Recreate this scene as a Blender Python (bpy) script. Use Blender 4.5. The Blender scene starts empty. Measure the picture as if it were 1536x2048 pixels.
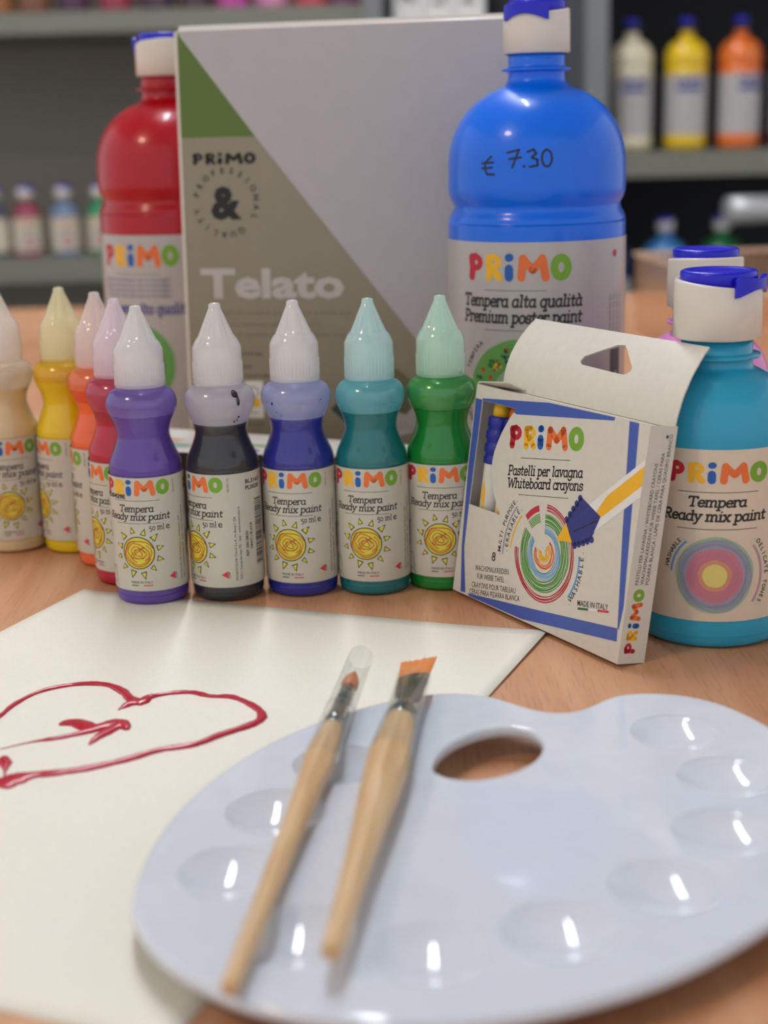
import bpy, bmesh, math, random
from mathutils import Vector, Matrix
from mathutils.geometry import tessellate_polygon
random.seed(7)
PI = math.pi
scene = bpy.context.scene
col = scene.collection

# ------------------------------------------------------------------ camera, light, exposure
TH, RO, CAM_H, FPX = math.radians(14.5), math.radians(1.5), 0.200, 3000.0
def setup_camera():
    fw = Vector((0, math.cos(TH), -math.sin(TH)))
    u0 = Vector((0, math.sin(TH), math.cos(TH))); r0 = Vector((1, 0, 0))
    R = r0*math.cos(RO) - u0*math.sin(RO); U = u0*math.cos(RO) + r0*math.sin(RO)
    cam = bpy.data.cameras.new('camera'); o = bpy.data.objects.new('camera', cam); col.objects.link(o)
    m = Matrix((R, U, -fw)).transposed().to_4x4(); m.translation = Vector((0, 0, CAM_H))
    o.matrix_world = m
    cam.sensor_fit = 'VERTICAL'; cam.sensor_height = 36; cam.sensor_width = 27
    cam.lens = FPX/2048*36; cam.clip_start = .02; cam.clip_end = 30
    cam.dof.use_dof = True; cam.dof.focus_distance = .60; cam.dof.aperture_fstop = cam.lens/7.0
    scene.camera = o
setup_camera()
scene.view_settings.view_transform = 'Standard'; scene.view_settings.look = 'None'
scene.view_settings.gamma = 1; scene.view_settings.use_curve_mapping = False
scene.view_settings.exposure = 1.54
W = bpy.data.worlds.new('room_light'); scene.world = W; W.use_nodes = True
W.node_tree.nodes['Background'].inputs[0].default_value = (.80, .82, .86, 1)
W.node_tree.nodes['Background'].inputs[1].default_value = .33
TUBE_POWER = 30.0
LAMP_POWER = 17.0

# ------------------------------------------------------------------ helpers
def lin(c):
    return tuple(((v/255)/12.92 if v/255 <= .04045 else ((v/255+.055)/1.055)**2.4) for v in c)
MATS = {}
def mat(name, rgb, rough=.5, spec=.5, metal=0, coat=0, coat_rough=.1, bump=None, emit=None, sss=0):
    if name in MATS: return MATS[name]
    m = bpy.data.materials.new(name); m.use_nodes = True; nt = m.node_tree
    b = nt.nodes['Principled BSDF']
    c = (*lin(rgb), 1)
    b.inputs['Base Color'].default_value = c
    b.inputs['Roughness'].default_value = rough
    b.inputs['Metallic'].default_value = metal
    b.inputs['Specular IOR Level'].default_value = spec
    b.inputs['Coat Weight'].default_value = coat
    b.inputs['Coat Roughness'].default_value = coat_rough
    if emit:
        b.inputs['Emission Color'].default_value = (*lin(emit[0]), 1); b.inputs['Emission Strength'].default_value = emit[1]
    # faint procedural unevenness of colour
    tc = nt.nodes.new('ShaderNodeTexCoord'); n = nt.nodes.new('ShaderNodeTexNoise')
    n.inputs['Scale'].default_value = bump[0] if bump else 90
    nt.links.new(tc.outputs['Object'], n.inputs['Vector'])
    mr = nt.nodes.new('ShaderNodeMix'); mr.data_type = 'RGBA'
    mr.inputs[6].default_value = c; mr.inputs[7].default_value = (*[v*.9 for v in c[:3]], 1)
    nt.links.new(n.outputs['Fac'], mr.inputs[0]); nt.links.new(mr.outputs[2], b.inputs['Base Color'])
    if bump:
        bp = nt.nodes.new('ShaderNodeBump'); bp.inputs['Strength'].default_value = bump[1]; bp.inputs['Distance'].default_value = bump[2]
        nt.links.new(n.outputs['Fac'], bp.inputs['Height']); nt.links.new(bp.outputs[0], b.inputs['Normal'])
    MATS[name] = m
    return m
def film(name, rgb, opacity=.4, rough=.25, gloss=.25):
    """thin translucent plastic: part see-through, part milky, with a surface sheen"""
    if name in MATS: return MATS[name]
    m = bpy.data.materials.new(name); m.use_nodes = True; nt = m.node_tree; nt.nodes.clear()
    N = nt.nodes.new; K = nt.links.new
    out = N('ShaderNodeOutputMaterial'); tr = N('ShaderNodeBsdfTransparent'); df = N('ShaderNodeBsdfDiffuse'); tl = N('ShaderNodeBsdfTranslucent')
    gl = N('ShaderNodeBsdfGlossy'); gl.inputs['Roughness'].default_value = rough
    c = (*lin(rgb), 1); df.inputs[0].default_value = c; tl.inputs[0].default_value = c
    tr.inputs[0].default_value = (*[min(1, .55+.45*v/max(c[:3])) for v in c[:3]], 1)
    a = N('ShaderNodeMixShader'); a.inputs[0].default_value = .45; K(df.outputs[0], a.inputs[1]); K(tl.outputs[0], a.inputs[2])
    nz = N('ShaderNodeTexNoise'); tc = N('ShaderNodeTexCoord'); nz.inputs['Scale'].default_value = 60; K(tc.outputs['Object'], nz.inputs['Vector'])
    mp = N('ShaderNodeMapRange'); mp.inputs[3].default_value = max(0, opacity-.06); mp.inputs[4].default_value = min(1, opacity+.06); K(nz.outputs['Fac'], mp.inputs[0])
    b = N('ShaderNodeMixShader'); K(mp.outputs[0], b.inputs[0]); K(tr.outputs[0], b.inputs[1]); K(a.outputs[0], b.inputs[2])
    lw = N('ShaderNodeLayerWeight'); lw.inputs[0].default_value = .5
    pw = N('ShaderNodeMath'); pw.operation = 'POWER'; pw.inputs[1].default_value = 4; K(lw.outputs['Facing'], pw.inputs[0])
    mu = N('ShaderNodeMath'); mu.operation = 'MULTIPLY_ADD'; mu.inputs[1].default_value = gloss*1.6; mu.inputs[2].default_value = .055; mu.use_clamp = True; K(pw.outputs[0], mu.inputs[0])
    g = N('ShaderNodeMixShader'); K(mu.outputs[0], g.inputs[0]); K(b.outputs[0], g.inputs[1]); K(gl.outputs[0], g.inputs[2])
    K(g.outputs[0], out.inputs[0]); MATS[name] = m
    return m
def tag(o, label=None, cat=None, group=None, kind=None):
    if label: o['label'] = label
    if cat: o['category'] = cat
    if group: o['group'] = group
    if kind: o['kind'] = kind
    return o
def empty(name, loc=(0, 0, 0), rz=0):
    o = bpy.data.objects.new(name, None); col.objects.link(o); o.location = loc; o.rotation_euler = (0, 0, rz); o.empty_display_size = .01
    return o
def link(name, me, mats, parent=None, smooth=True, loc=None):
    o = bpy.data.objects.new(name, me); col.objects.link(o)
    for m in (mats if isinstance(mats, (list, tuple)) else [mats]): me.materials.append(m)
    if smooth:
        for p in me.polygons: p.use_smooth = True
    if parent: o.parent = parent
    if loc: o.location = loc
    return o
def mesh_from(verts, faces, name='m', mi=None):
    me = bpy.data.meshes.new(name); me.from_pydata([tuple(v) for v in verts], [], faces); me.update()
    if mi: me.polygons.foreach_set('material_index', mi)
    return me
def copy_tree(o, parent=None):
    c = o.copy(); col.objects.link(c)
    if parent: c.parent = parent
    for ch in o.children: copy_tree(ch, c)
    return c
def lathe(prof, n=64, rfun=None, cap0=True, cap1=True):
    """prof: list of (r,z) in mm; returns mesh data lists in metres"""
    V, Fc = [], []
    for r, z in prof:
        for k in range(n):
            a = 2*PI*k/n; rr = rfun(r, z, a) if rfun else r
            V.append((rr*math.cos(a)/1000, rr*math.sin(a)/1000, z/1000))
    for i in range(len(prof)-1):
        for k in range(n):
            Fc.append((i*n+k, i*n+(k+1) % n, (i+1)*n+(k+1) % n, (i+1)*n+k))
    if cap0: Fc.append(tuple(reversed(range(n))))
    if cap1: Fc.append(tuple(range((len(prof)-1)*n, len(prof)*n)))
    return V, Fc
def catmull(pts, sub=6):
    out = []
    P = [pts[0]]+list(pts)+[pts[-1]]
    for i in range(1, len(P)-2):
        p0, p1, p2, p3 = P[i-1], P[i], P[i+1], P[i+2]
        for s in range(sub):
            t = s/sub
            out.append(tuple(.5*((2*b)+(-a+c)*t+(2*a-5*b+4*c-d)*t*t+(-a+3*b-3*c+d)*t**3) for a, b, c, d in zip(p0, p1, p2, p3)))
    out.append(tuple(pts[-1])); return out
def box_bm(bm, x0, x1, y0, y1, z0, z1, bev=0):
    r = bmesh.ops.create_cube(bm, size=1)
    vs = r['verts']
    for v in vs: v.co = Vector(((x0+x1)/2+v.co.x*(x1-x0), (y0+y1)/2+v.co.y*(y1-y0), (z0+z1)/2+v.co.z*(z1-z0)))
    if bev:
        es = list({e for v in vs for e in v.link_edges})
        bmesh.ops.bevel(bm, geom=es, offset=bev, segments=3, affect='EDGES')
def box(name, x0, x1, y0, y1, z0, z1, m, parent=None, bev=0):
    bm = bmesh.new(); box_bm(bm, x0, x1, y0, y1, z0, z1, bev)
    me = bpy.data.meshes.new(name); bm.to_mesh(me); bm.free()
    return link(name, me, m, parent, smooth=False)
def join_data(*parts):
    V, Fc, MI = [], [], []
    for p in parts:
        v, f = p[0], p[1]; mi = p[2] if len(p) > 2 else 0
        b = len(V); V += list(v); Fc += [tuple(i+b for i in q) for q in f]; MI += [mi]*len(f)
    return V, Fc, MI

# ------------------------------------------------------------------ printed artwork (flat polygons in millimetres)
TEXT_CACHE = {}
def text_polys(s, bold=0.0):
    k = (s, bold)
    if k in TEXT_CACHE: return TEXT_CACHE[k]
    c = bpy.data.curves.new('lettering', 'FONT'); c.body = s; c.size = 1; c.resolution_u = 2; c.fill_mode = 'FRONT'; c.offset = bold
    o = bpy.data.objects.new('lettering', c); col.objects.link(o)
    dg = bpy.context.evaluated_depsgraph_get(); dg.update()
    me = o.evaluated_get(dg).to_mesh()
    polys = [[(me.vertices[i].co.x, me.vertices[i].co.y) for i in p.vertices] for p in me.polygons]
    o.evaluated_get(dg).to_mesh_clear(); bpy.data.objects.remove(o); bpy.data.curves.remove(c)
    xs = [p[0] for q in polys for p in q]
    r = (polys, min(xs), max(xs)); TEXT_CACHE[k] = r
    return r
def arc(cx, cy, rx, ry, a0, a1, n=14):
    return [(cx+rx*math.cos(math.radians(a0+(a1-a0)*i/n)), cy+ry*math.sin(math.radians(a0+(a1-a0)*i/n))) for i in range(n+1)]
def stroke_polys(pts, w, closed=False, caps=True, maxseg=None, w2=None):
    if maxseg:
        q = [pts[0]]
        for a, b in zip(pts, pts[1:]):
            d = math.dist(a, b); k = max(1, int(math.ceil(d/maxseg)))
            q += [(a[0]+(b[0]-a[0])*i/k, a[1]+(b[1]-a[1])*i/k) for i in range(1, k+1)]
        pts = q
    if not closed and w2 is None and len(pts) > 2:      # break the stroke at sharp corners
        runs, cur = [], [pts[0]]
        for i in range(1, len(pts)):
            cur.append(pts[i])
            if i < len(pts)-1:
                a, b, c = pts[i-1], pts[i], pts[i+1]
                d = abs((math.atan2(c[1]-b[1], c[0]-b[0])-math.atan2(b[1]-a[1], b[0]-a[0])+PI) % (2*PI)-PI)
                if d > .8: runs.append(cur); cur = [pts[i]]
        runs.append(cur)
        if len(runs) > 1: return [q for r in runs for q in stroke_polys(r, w, False, caps)]
    n = len(pts); L, R = [], []
    for i in range(n):
        a = pts[i-1] if i else (pts[-2] if closed else pts[0]); b = pts[i+1] if i < n-1 else (pts[1] if closed else pts[-1])
        dx, dy = b[0]-a[0], b[1]-a[1]; l = math.hypot(dx, dy) or 1
        ww = w if w2 is None else w+(w2-w)*i/(n-1)
        L.append((pts[i][0]-dy/l*ww/2, pts[i][1]+dx/l*ww/2)); R.append((pts[i][0]+dy/l*ww/2, pts[i][1]-dx/l*ww/2))
    out = [[L[i], R[i], R[i+1], L[i+1]] for i in range(n-1)]
    if caps and not closed:
        for p in (pts[0], pts[-1]): out.append([(p[0]+w/2*math.cos(t*PI/4), p[1]+w/2*math.sin(t*PI/4)) for t in range(8)])
    return out
# slab-serif hand lettering: strokes on a grid with x-height 5, cap height 7.4
def _S(x, y, w=1.5): return [(x-w/2, y), (x+w/2, y)]
GL = {
 'a': (5.3, [arc(2.1, 2.45, 1.85, 2.35, 60, 330), [(3.9, 4.9), (3.9, .9), (4.2, .15), (5.0, .2)]]),
 'b': (5.2, [[(-.1, 7.3), (.8, 7.3), (.8, .2)], arc(2.5, 2.45, 1.9, 2.4, 150, -150)]),
 'c': (4.4, [arc(2.4, 2.5, 2.0, 2.4, 45, 320), [(3.8, 4.2), (3.8, 3.5)]]),
 'd': (5.4, [arc(2.1, 2.45, 1.85, 2.4, 40, 320), [(3.1, 7.3), (4.0, 7.3), (4.0, .2), (4.9, .2)]]),
 'e': (4.8, [arc(2.3, 2.45, 1.95, 2.4, 5, 320), [(.5, 2.5), (4.2, 2.7)]]),
 'g': (5.3, [arc(2.1, 2.55, 1.85, 2.3, 40, 320), [(3.1, 4.9), (4.1, 4.9), (4.0, -.8)], arc(2.2, -.8, 1.8, 1.5, 0, -160)]),
 'h': (5.8, [[(0, 7.3), (.9, 7.3), (.9, .2)], _S(.9, .2), arc(2.7, 3.2, 1.6, 1.7, 170, 10), [(4.3, 3.2), (4.3, .2), (5.2, .2)]]),
 'i': (3.0, [[(.3, 4.8), (1.2, 4.8), (1.2, .2)], _S(1.3, .2, 2.0), [(1.2, 7.0), (1.25, 7.0)]]),
 'l': (3.0, [[(.2, 7.3), (1.2, 7.3), (1.2, .2), (2.1, .2)]]),
 'm': (8.2, [[(0, 4.8), (.9, 4.8), (.9, .2)], _S(.9, .2), arc(2.4, 3.2, 1.4, 1.7, 170, 5), [(3.8, 3.2), (3.8, .2)], _S(3.8, .2), arc(5.3, 3.2, 1.4, 1.7, 170, 5), [(6.7, 3.2), (6.7, .2), (7.6, .2)]]),
 'n': (5.7, [[(0, 4.8), (.9, 4.8), (.9, .2)], _S(.9, .2), arc(2.6, 3.2, 1.6, 1.7, 170, 5), [(4.2, 3.2), (4.2, .2), (5.1, .2)]]),
 'o': (5.0, [arc(2.3, 2.45, 2.0, 2.4, 0, 360)]),
 'p': (5.3, [[(0, 4.8), (.9, 4.8), (.9, -2.3)], _S(.9, -2.3, 1.9), arc(2.6, 2.45, 1.9, 2.4, 150, -150)]),
 'q': (5.2, [arc(2.1, 2.45, 1.85, 2.4, 40, 320), [(4.0, 4.9), (4.0, -2.3)], _S(4.0, -2.3, 1.9)]),
 'r': (4.1, [[(0, 4.8), (.9, 4.8), (.9, .2)], _S(.9, .2, 1.8), arc(2.6, 3.3, 1.6, 1.6, 165, 50), [(3.6, 4.5), (3.6, 3.9)]]),
 's': (4.3, [arc(2.0, 3.6, 1.5, 1.25, 20, 240), arc(2.0, 1.4, 1.6, 1.25, 75, -160), [(3.5, 4.4), (3.5, 3.7)], [(.4, .6), (.4, 1.3)]]),
 't': (3.9, [[(1.3, 6.6), (1.3, 1.4), (1.8, .2), (3.1, .4)], [(.1, 4.7), (3.0, 4.7)]]),
 'u': (5.7, [[(0, 4.8), (.9, 4.8), (.9, 1.6)], arc(2.5, 1.8, 1.6, 1.7, 180, 350), [(3.2, 4.8), (4.1, 4.8), (4.1, .2), (5.0, .2)]]),
 'v': (4.9, [[(.4, 4.8), (2.2, .2), (4.0, 4.8)], _S(.5, 4.8), _S(4.0, 4.8)]),
 'x': (4.9, [[(.5, 4.8), (3.9, .2)], [(3.9, 4.8), (.5, .2)], _S(.5, 4.8), _S(3.9, 4.8), _S(.5, .2), _S(4.0, .2)]),
 'y': (5.0, [[(.5, 4.8), (2.4, .3)], [(4.1, 4.8), (1.6, -1.9), (.4, -2.2)], _S(.5, 4.8), _S(4.1, 4.8)]),
 'w': (7.2, [[(.4, 4.8), (1.9, .2), (3.4, 4.6), (4.9, .2), (6.4, 4.8)], _S(.5, 4.8), _S(6.3, 4.8)]),
 'T': (6.6, [[(.2, 6.0), (.2, 7.2), (6.0, 7.2), (6.0, 6.0)], [(3.1, 7.2), (3.1, .2)], _S(3.1, .2, 2.2)]),
 'R': (6.4, [[(.2, 7.2), (1.1, 7.2), (1.1, .2)], _S(1.1, .2, 1.9), [(1.1, 7.2), (3.2, 7.2)], arc(3.2, 5.4, 1.9, 1.8, 90, -90), [(3.2, 3.6), (1.1, 3.6)], [(3.0, 3.6), (5.0, .2), (5.9, .2)]]),
 'P': (6.0, [[(.2, 7.2), (1.1, 7.2), (1.1, .2)], _S(1.1, .2, 2.1), [(1.1, 7.2), (3.1, 7.2)], arc(3.1, 5.2, 2.0, 2.0, 90, -90), [(3.1, 3.2), (1.1, 3.2)]]),
 'W': (9.2, [[(.5, 7.2), (2.3, .2), (4.4, 6.6), (6.4, .2), (8.3, 7.2)], _S(.5, 7.2, 2), _S(8.3, 7.2, 2)]),
 '0': (5.0, [arc(2.2, 2.4, 1.9, 2.3, 0, 360)]), '1': (3.0, [[(.6, 4.0), (1.4, 4.7), (1.4, .2)], _S(1.4, .2, 1.8)]),
 '5': (4.6, [[(3.6, 4.8), (1.0, 4.8), (.8, 2.2)], arc(2.0, .4, 1.8, 2.0, 110, -120)]),
 '8': (5.0, [arc(2.2, 5.4, 1.6, 1.7, 0, 360), arc(2.2, 1.9, 1.9, 1.9, 0, 360)]),
 ' ': (2.7, []),
}
GL['à'] = (GL['a'][0], GL['a'][1]+[[(1.3, 7.3), (2.6, 6.1)]])
LOGO = [('P', 'ink_red', [([(1.5, 1.5), (1.9, 4.5), (1.4, 8.2)], 3.0), (arc(3.7, 6.6, 2.1, 1.9, 0, 360), 2.3), ([(1.4, 8.3), (3.6, 8.8)], 2.4)]),
        ('R', 'ink_yellow', [([(9.8, 1.3), (9.6, 8.3)], 2.7), (arc(11.9, 6.9, 2.0, 1.6, 0, 360), 2.1), ([(11.5, 4.6), (14.0, 1.4)], 2.7), ([(9.7, 8.4), (12, 8.7)], 2.3)]),
        ('i', 'ink_blue', [([(17.9, 1.7), (17.9, 4.6)], 3.3), ([(17.7, 8.5), (18.3, 8.6)], 2.9)]),
        ('M', 'ink_orange', [([(22.6, 1.5), (23.2, 8.3)], 3.0), ([(23.2, 8.1), (26.9, 4.2), (30.4, 8.1)], 2.9), ([(30.4, 8.3), (31.6, 1.5)], 3.0)]),
        ('O', 'ink_green', [(arc(37.4, 5.0, 2.6, 3.3, 0, 360, 24), 2.9)])]
class Art:
    def __init__(s, seg=None): s.it = []; s.seg = seg
    def add(s, m, polys, layer=1): s.it.append((m, polys, layer))
    def _tf(s, polys, x, y, rot, sx, sy, sh=0):
        c, n = math.cos(rot), math.sin(rot); out = []
        for q in polys:
            r = []
            for px, py in q:
                X = (px+sh*py)*sx; Y = py*sy; r.append((x+c*X-n*Y, y+n*X+c*Y))
            out.append(r)
        return out
    def poly(s, m, pts, layer=1): s.add(m, [list(pts)], layer)
    def stroke(s, m, pts, w, layer=1, closed=False, w2=None): s.add(m, stroke_polys(pts, w, closed, True, s.seg, w2), layer)
    def ring(s, m, cx, cy, r0, r1, layer=1, ry=1, wob=0, n=40, a0=0, a1=360, ph=0):
        P = []
        rad = max(1, int((r1-r0)/(s.seg or 100)))
        def pt(r, a): 
            w = 1+wob*(math.sin(5*a+ph)+.6*math.sin(9*a+2*ph)); return (cx+r*w*math.cos(a), cy+ry*r*w*math.sin(a))
        for j in range(rad):
            ra, rb = r0+(r1-r0)*j/rad, r0+(r1-r0)*(j+1)/rad
            for i in range(n):
                a, b = math.radians(a0+(a1-a0)*i/n), math.radians(a0+(a1-a0)*(i+1)/n)
                q = [pt(rb, a), pt(rb, b), pt(ra, b), pt(ra, a)]
                if ra == 0: q = q[:3]
                P.append(q)
        s.add(m, P, layer)
    def text(s, m, t, x, y, size, rot=0, width=None, align='l', bold=.0, layer=1):
        polys, x0, x1 = text_polys(t, bold); w = x1-x0
        sx = size if width is None else width/w
        ox = -x0 if align == 'l' else -(x0+x1)/2
        s.add(m, s._tf([[(a+ox, b) for a, b in q] for q in polys], x, y, rot, sx, size), layer)
    def arctext(s, m, t, cx, cy, r, a_start, a_end, size, layer=1, inward=False, bold=.01):
        n = len(t)
        for i, ch in enumerate(t):
            if ch == ' ': continue
            a = math.radians(a_start+(a_end-a_start)*i/max(1, n-1))
            rot = a-PI/2 if not inward else a+PI/2
            s.text(m, ch, cx+r*math.cos(a), cy+r*math.sin(a), size, rot, align='c', bold=bold, layer=layer)
    def serif(s, m, t, x, y, width, xh, rot=0, wt=.85, shear=.16, layer=1, align='l'):
        tot = sum(GL[c][0] for c in t)-.6; sx = width/tot; sy = xh/5; px = 0; P = []
        for ch in t:
            adv, st = GL[ch]
            for q in st: P += stroke_polys([(px+a, b) for a, b in q], wt, False, True, None)
            px += adv
        off = -tot/2 if align == 'c' else 0
        s.add(m, s._tf([[(a+off, b) for a, b in q] for q in P], x, y, rot, sx, sy, shear), layer)
    def logo(s, x, y, width, height, rot=0, ink=None, layer=1):
        """x,y = lower left"""
        for ch, m, st in LOGO:
            P = []
            for pts, w in st:
                cl = math.dist(pts[0], pts[-1]) < 1e-6
                P += stroke_polys(pts, w, cl, True, 1.6)
            s.add(ink or m, s._tf(P, x, y, rot, width/41.5, height/10), layer)
    def data(s, fmap, step=.00003):
        keys = []; V, Fc, MI = [], [], []
        for m, polys, layer in s.it:
            if m not in keys: keys.append(m)
            k = keys.index(m)
            for q in polys:
                if len(q) < 3: continue
                ar = sum(q[i][0]*q[(i+1) % len(q)][1]-q[(i+1) % len(q)][0]*q[i][1] for i in range(len(q)))
                if ar < 0: q = q[::-1]
                b = len(V); V += [fmap(u, v, layer*step) for u, v in q]; Fc.append(tuple(range(b, b+len(q)))); MI.append(k)
        return V, Fc, MI, keys
    def cyl(s, R, z0):   # front of the label faces -y
        def f(u, v, h): a = u/1000/R; r = R+h; return (r*math.sin(a), -r*math.cos(a), z0+v/1000)
        return f
    def flat(s, o, a, b, n):
        def f(u, v, h): return tuple(o+a*(u/1000)+b*(v/1000)+n*h)
        return f
def art_object(name, art, fmap, parent, base=None, base_mat=None, step=.00003):
    V, Fc, MI, keys = art.data(fmap, step)
    mats = [MATS[k] for k in keys]
    if base:
        V, Fc, MI = (list(base[0])+V, list(base[1])+[tuple(i+len(base[0]) for i in q) for q in Fc], [0]*len(base[1])+[m+1 for m in MI])
        mats = [base_mat]+mats
    me = mesh_from(V, Fc, name, MI)
    return link(name, me, mats, parent, smooth=False)
def cyl_band(R, z0, z1, a0=-175, a1=175, n=96, t=.0001):
    V, Fc = [], []
    for i in range(n+1):
        a = math.radians(a0+(a1-a0)*i/n)
        for z in (z0, z1): V.append((R*math.sin(a), -R*math.cos(a), z))
    for i in range(n): Fc.append((2*i, 2*i+2, 2*i+3, 2*i+1))
    return V, Fc

# ------------------------------------------------------------------ materials
mat('ink_red', (196, 32, 52), .45); mat('ink_yellow', (246, 186, 30), .45); mat('ink_blue', (28, 92, 178), .45)
mat('ink_orange', (238, 116, 52), .45); mat('ink_green', (118, 170, 44), .45); mat('ink_dark', (38, 38, 42), .5)
mat('ink_grey', (110, 108, 104), .5); mat('ink_sun', (220, 212, 66), .5); mat('ink_scribble', (196, 72, 44), .5)
mat('ink_flag_green', (30, 110, 70), .5); mat('ink_flag_red', (214, 52, 66), .5); mat('ink_black', (16, 16, 18), .5)
mat('label_paper', (202, 198, 184), .38, .5, coat=.3, coat_rough=.3)
mat('label_big', (186, 182, 180), .35, .5, coat=.4, coat_rough=.2)
mat('label_cream', (222, 208, 186), .38, .5, coat=.3, coat_rough=.25)
mat('ink_white', (236, 234, 230), .5)
mat('ink_teal_wash', (160, 186, 168), .5); mat('ink_lavender', (150, 154, 178), .5); mat('ink_pink', (206, 124, 142), .5)
mat('ink_peach', (226, 156, 112), .5); mat('ink_pale_yellow', (226, 214, 124), .5); mat('ink_sky', (132, 182, 216), .5)
mat('ink_leaf', (104, 168, 84), .5); mat('ink_deep_green', (40, 118, 40), .5); mat('ink_mauve', (184, 148, 166), .5)
mat('ink_navy', (52, 64, 142), .5); mat('ink_frame_blue', (66, 92, 176), .42)
mat('ink_crimson', (196, 44, 62), .5); mat('ink_light_blue', (90, 160, 222), .5); mat('ink_slate', (58, 62, 74), .5)
mat('ink_pad_blue', (48, 56, 128), .5); mat('marker', (14, 24, 58), .4)
mat('ink_taupe', (148, 140, 118), .5, .5, coat=.3, coat_rough=.2); mat('ink_olive_green', (86, 112, 20), .5, coat=.3, coat_rough=.2); mat('ink_paleletter', (196, 190, 186), .5)
mat('ink_dark_teal', (44, 74, 76), .5); mat('ink_olive', (110, 108, 70), .5)
WHITE_CAP = mat('white_cap_plastic', (226, 219, 207), .3, .5)
LID = mat('cobalt_lid_plastic', (22, 20, 205), .28, .5)
CARD = mat('white_card', (218, 213, 200), .5, .4, bump=(300, .05, .0005))
CARD_IN = mat('grey_card_inside', (150, 142, 132), .7)

# ------------------------------------------------------------------ the room and the table
def wood_material():
    m = bpy.data.materials.new('cherry_laminate'); m.use_nodes = True; nt = m.node_tree; N = nt.nodes.new; K = nt.links.new
    b = nt.nodes['Principled BSDF']; b.inputs['Roughness'].default_value = .42; b.inputs['Specular IOR Level'].default_value = .4
    tc = N('ShaderNodeTexCoord')
    def noise(sx, sy, sc, det, dist=0):
        mp = N('ShaderNodeMapping'); mp.inputs['Scale'].default_value = (sx, sy, 1); mp.inputs['Rotation'].default_value = (0, 0, math.radians(8)); K(tc.outputs['Object'], mp.inputs[0])
        n = N('ShaderNodeTexNoise'); n.inputs['Scale'].default_value = sc; n.inputs['Detail'].default_value = det; n.inputs['Distortion'].default_value = dist; K(mp.outputs[0], n.inputs[0]); return n
    n1 = noise(1, .10, 26, 5, .9); n2 = noise(1, .06, 900, 3); n3 = noise(1, .3, 5, 2)
    r1 = N('ShaderNodeValToRGB'); e = r1.color_ramp.elements
    e[0].position = .3; e[0].color = (*lin((186, 128, 90)), 1); e[1].position = .72; e[1].color = (*lin((218, 172, 134)), 1)
    K(n1.outputs['Fac'], r1.inputs[0])
    r2 = N('ShaderNodeValToRGB'); e = r2.color_ramp.elements
    e[0].position = .34; e[0].color = (.55, .55, .55, 1); e[1].position = .46; e[1].color = (1, 1, 1, 1); K(n2.outputs['Fac'], r2.inputs[0])
    mx = N('ShaderNodeMix'); mx.data_type = 'RGBA'; mx.blend_type = 'MULTIPLY'; mx.inputs[0].default_value = .34
    K(r1.outputs[0], mx.inputs[6]); K(r2.outputs[0], mx.inputs[7])
    r3 = N('ShaderNodeValToRGB'); r3.color_ramp.elements[0].color = (.9, .88, .86, 1); r3.color_ramp.elements[1].color = (1.05, 1.03, 1, 1); K(n3.outputs['Fac'], r3.inputs[0])
    m2 = N('ShaderNodeMix'); m2.data_type = 'RGBA'; m2.blend_type = 'MULTIPLY'; m2.inputs[0].default_value = 1; K(mx.outputs[2], m2.inputs[6]); K(r3.outputs[0], m2.inputs[7])
    K(m2.outputs[2], b.inputs['Base Color'])
    bp = N('ShaderNodeBump'); bp.inputs['Strength'].default_value = .12; bp.inputs['Distance'].default_value = .0003; K(n2.outputs['Fac'], bp.inputs['Height']); K(bp.outputs[0], b.inputs['Normal'])
    return m
WOOD = wood_material()
FLOOR_Z, CEIL_Z = -.75, 1.95
tag(box('floor', -2.6, 2.6, -1.5, 3.6, FLOOR_Z-.05, FLOOR_Z, mat('floor_tile', (120, 112, 102), .5)), kind='structure')
tag(box('wall_back', -2.6, 2.6, 3.5, 3.6, FLOOR_Z, CEIL_Z, mat('wall_paint', (120, 116, 108), .8)), kind='structure')
tag(box('ceiling', -2.6, 2.6, -1.5, 3.6, CEIL_Z, CEIL_Z+.05, mat('ceiling_paint', (196, 194, 192), .8)), kind='structure')
def table():
    t = empty('table', (0, .85, FLOOR_Z)); tag(t, 'cherry wood laminate table that everything in the foreground stands on', 'table')
    H = -FLOOR_Z
    box('tabletop', -1.1, 1.1, -.78, .93, H-.03, H, WOOD, t, .003)
    lm = mat('grey_table_leg', (90, 90, 92), .4)
    for x in (-1.02, 1.02):
        for y in (-.7, .85): box('leg', x-.025, x+.025, y-.025, y+.025, 0, H-.03, lm, t, .003)
table()
def tube_light(x, y0, y1, power, label):
    t = empty('ceiling_light', (x, (y0+y1)/2, CEIL_Z)); tag(t, label, 'ceiling light', 'fluorescent ceiling lights')
    L = (y1-y0)/2
    box('housing', -.05, .05, -L-.03, L+.03, -.05, 0, mat('light_housing', (225, 225, 225), .4), t, .004)
    box('diffuser', -.030, .030, -L, L, -.066, -.0501, mat('lit_diffuser_%g' % power, (255, 250, 244), .5, emit=((240, 246, 255), power)), t, .004)
tube_light(-.14, .80, 2.75, TUBE_POWER, 'lit fluorescent tube on the ceiling above the middle of the table')
def panel_lamp(x, y, power):
    t = empty('ceiling_lamp', (x, y, CEIL_Z)); tag(t, 'round warm white lamp on the ceiling behind the camera', 'ceiling lamp')
    V, Fc = lathe([(0.1, -42), (190, -42), (205, -40), (210, -34), (210, 0)], 48, cap0=True, cap1=True)
    link('rim', mesh_from([(a, b, c+.0) for a, b, c in V], Fc), mat('lamp_rim', (225, 222, 215), .4), t)
    V, Fc = lathe([(0.1, -44), (185, -44), (186, -43)], 48, cap0=False, cap1=False)
    link('lamp_glass', mesh_from(V, Fc), mat('lamp_glass_lit', (255, 240, 220), .5, emit=((255, 226, 194), power)), t)
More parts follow.
